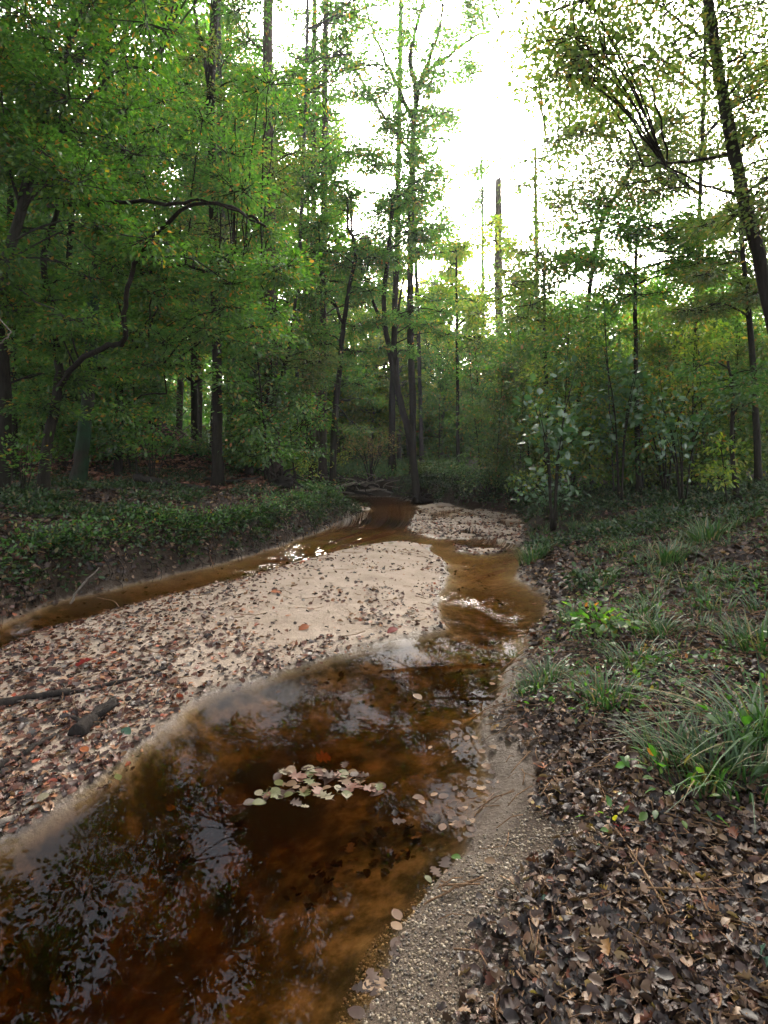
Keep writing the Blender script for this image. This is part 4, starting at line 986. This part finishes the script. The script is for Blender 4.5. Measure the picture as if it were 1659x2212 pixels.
# ------------------------------------------------------------------ gravel and twigs
rg = np.random.default_rng(41)
def ico():
    t = (1 + 5 ** .5) / 2
    v = unit(np.array([(-1, t, 0), (1, t, 0), (-1, -t, 0), (1, -t, 0), (0, -1, t), (0, 1, t), (0, -1, -t), (0, 1, -t), (t, 0, -1), (t, 0, 1), (-t, 0, -1), (-t, 0, 1)], float))
    f = [(0, 11, 5), (0, 5, 1), (0, 1, 7), (0, 7, 10), (0, 10, 11), (1, 5, 9), (5, 11, 4), (11, 10, 2), (10, 7, 6), (7, 1, 8), (3, 9, 4), (3, 4, 2), (3, 2, 6), (3, 6, 8), (3, 8, 9), (4, 9, 5), (2, 4, 11), (6, 2, 10), (8, 6, 7), (9, 8, 1)]
    V = [tuple(p) for p in v]; F2 = []; mid = {}
    def mp_(a, b):
        k = (min(a, b), max(a, b))
        if k not in mid: V.append(tuple(unit((np.array(V[a]) + np.array(V[b]))))); mid[k] = len(V) - 1
        return mid[k]
    for a, b, c in f:
        x, y, z = mp_(a, b), mp_(b, c), mp_(c, a); F2 += [(a, x, z), (b, y, x), (c, z, y), (x, y, z)]
    return np.array(V), np.array(F2)
IV, IF = ico(); IQ = np.concatenate([IF, IF[:, 2:3]], 1)
M = 60000; y_ = rg.uniform(1.0, 2.6, M); x_ = (rg.uniform(700, 1500, M) - CX) * y_ / F
z_, dc_, db_, ls_, o_, s_ = land(x_, y_, True)
ok = (~ls_) & (dc_ < .12) & (rg.uniform(size=M) < sstep(2.3, 1.85, y_ + .25 * vnoise(x_ * 5, y_ * 5, 8)) * sstep(.75, .3, o_ + .3 * vnoise(x_ * 4, y_ * 4, 9)) + .02)
x_, y_, z_ = x_[ok][:16000], y_[ok][:16000], z_[ok][:16000]; N = len(x_)
b_ = Bag(); sz = .0013 + .0052 * rg.uniform(size=N) ** 3.2
for i in range(6):
    m = (np.arange(N) % 6) == i
    T = (IV * np.array([1, rg.uniform(.7, 1.3), .6]) * (1 + .12 * rg.normal(size=(len(IV), 1))), IQ)
    a = rg.uniform(0, 6.28, m.sum())
    b_.scatter(T, np.stack([x_, y_, z_ + sz * .3], 1)[m], np.stack([np.cos(a), np.sin(a), 0 * a], 1), np.tile([0, 0, 1.0], (m.sum(), 1)) + rg.normal(size=(m.sum(), 3)) * .3, sz[m])
M_peb, nt, out = nmat('pebbles')
g_ = nt.nodes.new('ShaderNodeNewGeometry'); c = ramp(nt, [(0, (.014, .010, .007)), (.35, (.05, .033, .018)), (.65, (.095, .065, .035)), (.9, (.14, .105, .065)), (1, (.26, .22, .17))], g_.outputs['Random Per Island'])
b = nt.nodes.new('ShaderNodeBsdfPrincipled'); b.inputs['Roughness'].default_value = .6; nt.links.new(c, b.inputs['Base Color']); nt.links.new(b.outputs[0], out.inputs[0])
tag(b_.build('gravel', [M_peb], smooth=True), 'small tan pebbles on the near shore', 'gravel', kind='stuff')

tw = Bag()
for i in range(1500):
    near = i < 800
    if near: Yv = 1.1 + 3.6 * rg.uniform() ** 1.2; X = (rg.uniform(950, 1720) - CX) * Yv / F
    else: Yv = rg.uniform(2.2, 9); X = (rg.uniform(0, 1000) - CX) * Yv / F if i < 1050 else (rg.uniform(1150, 1700) - CX) * Yv / F
    z_, dc_, db_, ls_, o_, s_ = [float(v) for v in land(np.array([X]), np.array([Yv]), True)]
    if (dc_ > 0 and db_ < .05): continue
    if near and o_ < .35 and Yv < 2.3 and rg.uniform() < .8: continue
    L = rg.uniform(.04, .17) * (1 if Yv < 3 else 1.6); a = rg.uniform(0, 6.28)
    p = [np.array([X + s * L * math.cos(a), Yv + s * L * math.sin(a), 0]) for s in (-.5, 0, .5)]
    p[1] += np.array([rg.normal() * .1 * L, rg.normal() * .1 * L, 0])
    for q in p: q[2] = float(land(q[0], q[1])) + .018 + rg.uniform() * .02
    tw.tube(p, rg.uniform(.0008, .0024) * (1 + Yv * .12), 4)
M_twig = bark_mat('twig_wood', (.06, .035, .02), (.20, .12, .07), 30, .3)
tag(tw.build('twig_litter', [M_twig]), 'fine twigs and pine needles strewn over the ground', 'twigs', kind='stuff')

# ------------------------------------------------------------------ logs, sticks, stump and driftwood
def log(label, pts, r, mat, name='log', cat='log', group=None, z=None, lift=0.0, side=(), far=None):
    P = []
    for q in pts:
        X, Yv = G(q[0], q[1], .1)
        if far: X, Yv = (q[0] - CX) * far / F, far
        for _ in range(0 if far else 4): X, Yv = G(q[0], q[1], min(1.2, float(land(X, Yv)) + lift + (q[2] if len(q) > 2 else 0)))
        P.append((X, Yv, (.5 if far == 5.45 else max(float(land(X, Yv)), -.02)) + lift + r * .45 + (q[2] if len(q) > 2 else 0)))
    P = smooth_path(P, 4); base = P[0].copy()
    b_ = Bag(); b_.tube(wobble(P, r * .25), np.linspace(r, r * .6, len(P)) * (1 + .12 * RNG.normal(size=len(P))), 9, rough=.12)
    for (k, dx, dy_, dz) in side:
        s0 = P[min(k, len(P) - 1)]; b_.tube(smooth_path([s0, s0 + np.array([dx, dy_, dz]) * .5 + RNG.normal(size=3) * .02, s0 + np.array([dx, dy_, dz])], 3), np.linspace(r * .45, r * .15, 7), 6, rough=.08)
    tag(b_.build(name, [mat], smooth=True, origin=base, loc=base), label, cat, group)
log('short black wet log lying across the lower sand bar', [(165, 1592), (200, 1560), (245, 1520)], .045, M_wood, side=[(4, .1, .1, .04), (2, -.1, .06, .02)])
log('long dark stick at the lower left end of the sand bar', [(-20, 1668), (40, 1640), (85, 1610), (120, 1592)], .022, M_wood, 'stick', 'stick')
log('dark stick half buried in leaves on the left of the sand bar', [(-20, 1528), (60, 1512), (150, 1500)], .03, M_wood, 'stick', 'stick')
log('thin curved stick crossing the sand bar above the black log', [(150, 1500), (250, 1478), (310, 1462), (370, 1440)], .014, M_wood, 'stick', 'stick')
log('grey wet branch at the waterline of the lower left corner of the bar', [(-10, 1790), (60, 1756), (110, 1712)], .016, M_woodp, 'stick', 'stick')
log('pale bare branch sticking up from the foot of the left bank', [(152, 1290, -.45), (172, 1274, -.3), (214, 1245, -.1)], .011, M_woodp, 'branch', 'branch', far=5.45)
log('thin pale twig in the water at the foot of the left bank', [(210, 1300), (245, 1312), (262, 1318)], .005, M_woodp, 'branch', 'branch')
log('long dark fallen log on top of the left bank', [(290, 1046, .12), (340, 1050, .08), (400, 1056), (450, 1058)], .085, M_wood, lift=.04, far=11.2)
log('small dark fallen limb on the left bank near the leaning sapling', [(440, 1050), (500, 1046), (560, 1040, .15)], .05, M_wood, lift=.06, far=13.2)
log('grey chunk of wood near the right edge below the root-footed sapling', [(1490, 1128), (1525, 1133), (1560, 1140)], .05, M_woodp)
log('crooked twig over the brown leaves at the lower right', [(1270, 1935), (1400, 1920), (1500, 1925), (1600, 1918)], .004, M_twig, 'stick', 'stick', lift=.03)
log('thin brown stick slanting through the lower right corner', [(1330, 1790), (1390, 1880), (1460, 2010), (1500, 2080)], .0035, M_twig, 'stick', 'stick', lift=.03)
log('brown stick among the leaves at the bottom right', [(1440, 1850), (1490, 1890), (1540, 1990)], .004, M_twig, 'stick', 'stick', lift=.03)
log('curled thin branch lying on the gravel', [(1060, 2090 - 100), (1100, 2010), (1140, 2060)], .004, M_twig, 'stick', 'stick', lift=.02)
log('twig reaching into the water from the gravel shore', [(1045, 1895), (985, 1918), (915, 1955)], .005, M_twig, 'branch', 'branch', lift=.015)
# driftwood at the bend
dr = [((640, 1062), (700, 1050), (790, 1068)), ((668, 1072), (745, 1055), (830, 1040)), ((690, 1040), (740, 1060), (810, 1074)), ((700, 1070), (760, 1066), (835, 1062)), ((720, 1050), (770, 1044), (850, 1066)),
      ((650, 1052), (690, 1058), (735, 1076)), ((735, 1036), (760, 1050), (800, 1076)), ((780, 1048), (815, 1056), (865, 1076))]
for i, d_ in enumerate(dr):
    P = smooth_path([W(a, b_ - 4, 19.5 + .09 * i + .25 * j) for j, (a, b_) in enumerate(d_)], 4); bse = P[0].copy()
    b_ = Bag(); b_.tube(wobble(P, .03), np.linspace(.075 + .012 * (i % 3), .025, len(P)), 7, rough=.1)
    for k in (3, 5, 7):
        b_.tube(smooth_path([P[k], P[k] + np.array([RNG.normal() * .2, -.1, .2]), P[k] + np.array([RNG.normal() * .5, -.1, .3 + RNG.uniform() * .2])], 3), np.linspace(.025, .008, 7), 5)
    tag(b_.build('driftwood', [M_woodp if i % 2 else M_wood], smooth=True, origin=bse, loc=bse),
        ['dark bottom branch', 'pale branch sloping up to the right', 'dark branch sloping down to the right', 'pale branch lying along the water', 'dark short arched branch', 'pale left branch', 'dark steep branch', 'pale rightmost branch'][i] + ' of the driftwood heap at the creek bend', 'driftwood', 'driftwood heap at the creek bend')
def root_mass(label, px, Y, w, h, n, name='root_stump', cat='stump'):
    X = (px - CX) * Y / F; z = float(land(X, Y)); rt = empty(name, (X, Y, z), label, cat)
    b_ = Bag(); V = IV * np.array([w * .4, w * .3, h * .42]) * (1 + .36 * RNG.normal(size=(len(IV), 1))) + np.array([0, 0, h * .12]); b_.add(V, IQ)
    b_.build('stump_body', [M_wood], rt, True)
    for i in range(n):
        a = RNG.uniform(0, 6.28); e = np.array([math.cos(a) * w * RNG.uniform(.5, .95), math.sin(a) * w * .6 - .1, RNG.uniform(-.1, 1) * h])
        r_ = Bag(); r_.tube(wobble(smooth_path([(0, 0, h * .4), e * .55 + np.array([0, 0, h * .3]), e], 4), .02), np.linspace(.035, .008, 9), 6, rough=.1); r_.build('root', [M_wood], rt, True)
root_mass('dark tangled root stump on the edge of the left bank', 605, 13.3, .75, .55, 12)
root_mass('black root mound at the foot of the bent leaning tree', 912, 18.1, 1.0, .5, 10)

# ------------------------------------------------------------------ the damp evening air
hz, nt, out = nmat('haze_air')
pv = nt.nodes.new('ShaderNodeVolumePrincipled'); pv.inputs['Color'].default_value = (.93, .96, 1, 1); pv.inputs['Density'].default_value = .0005
pv.inputs['Anisotropy'].default_value = .45
nt.links.new(pv.outputs[0], out.inputs[1])
a0, a1, b0, b1, c0, c1 = -420, 420, -80, 620, -3.0, 32.0
V = [(a0, b0, c0), (a1, b0, c0), (a1, b1, c0), (a0, b1, c0), (a0, b0, c1), (a1, b0, c1), (a1, b1, c1), (a0, b1, c1)]
tag(mesh_obj('haze', V, [(4, Qw)], hz), 'thin pale evening haze filling the wood', 'haze', kind='stuff')
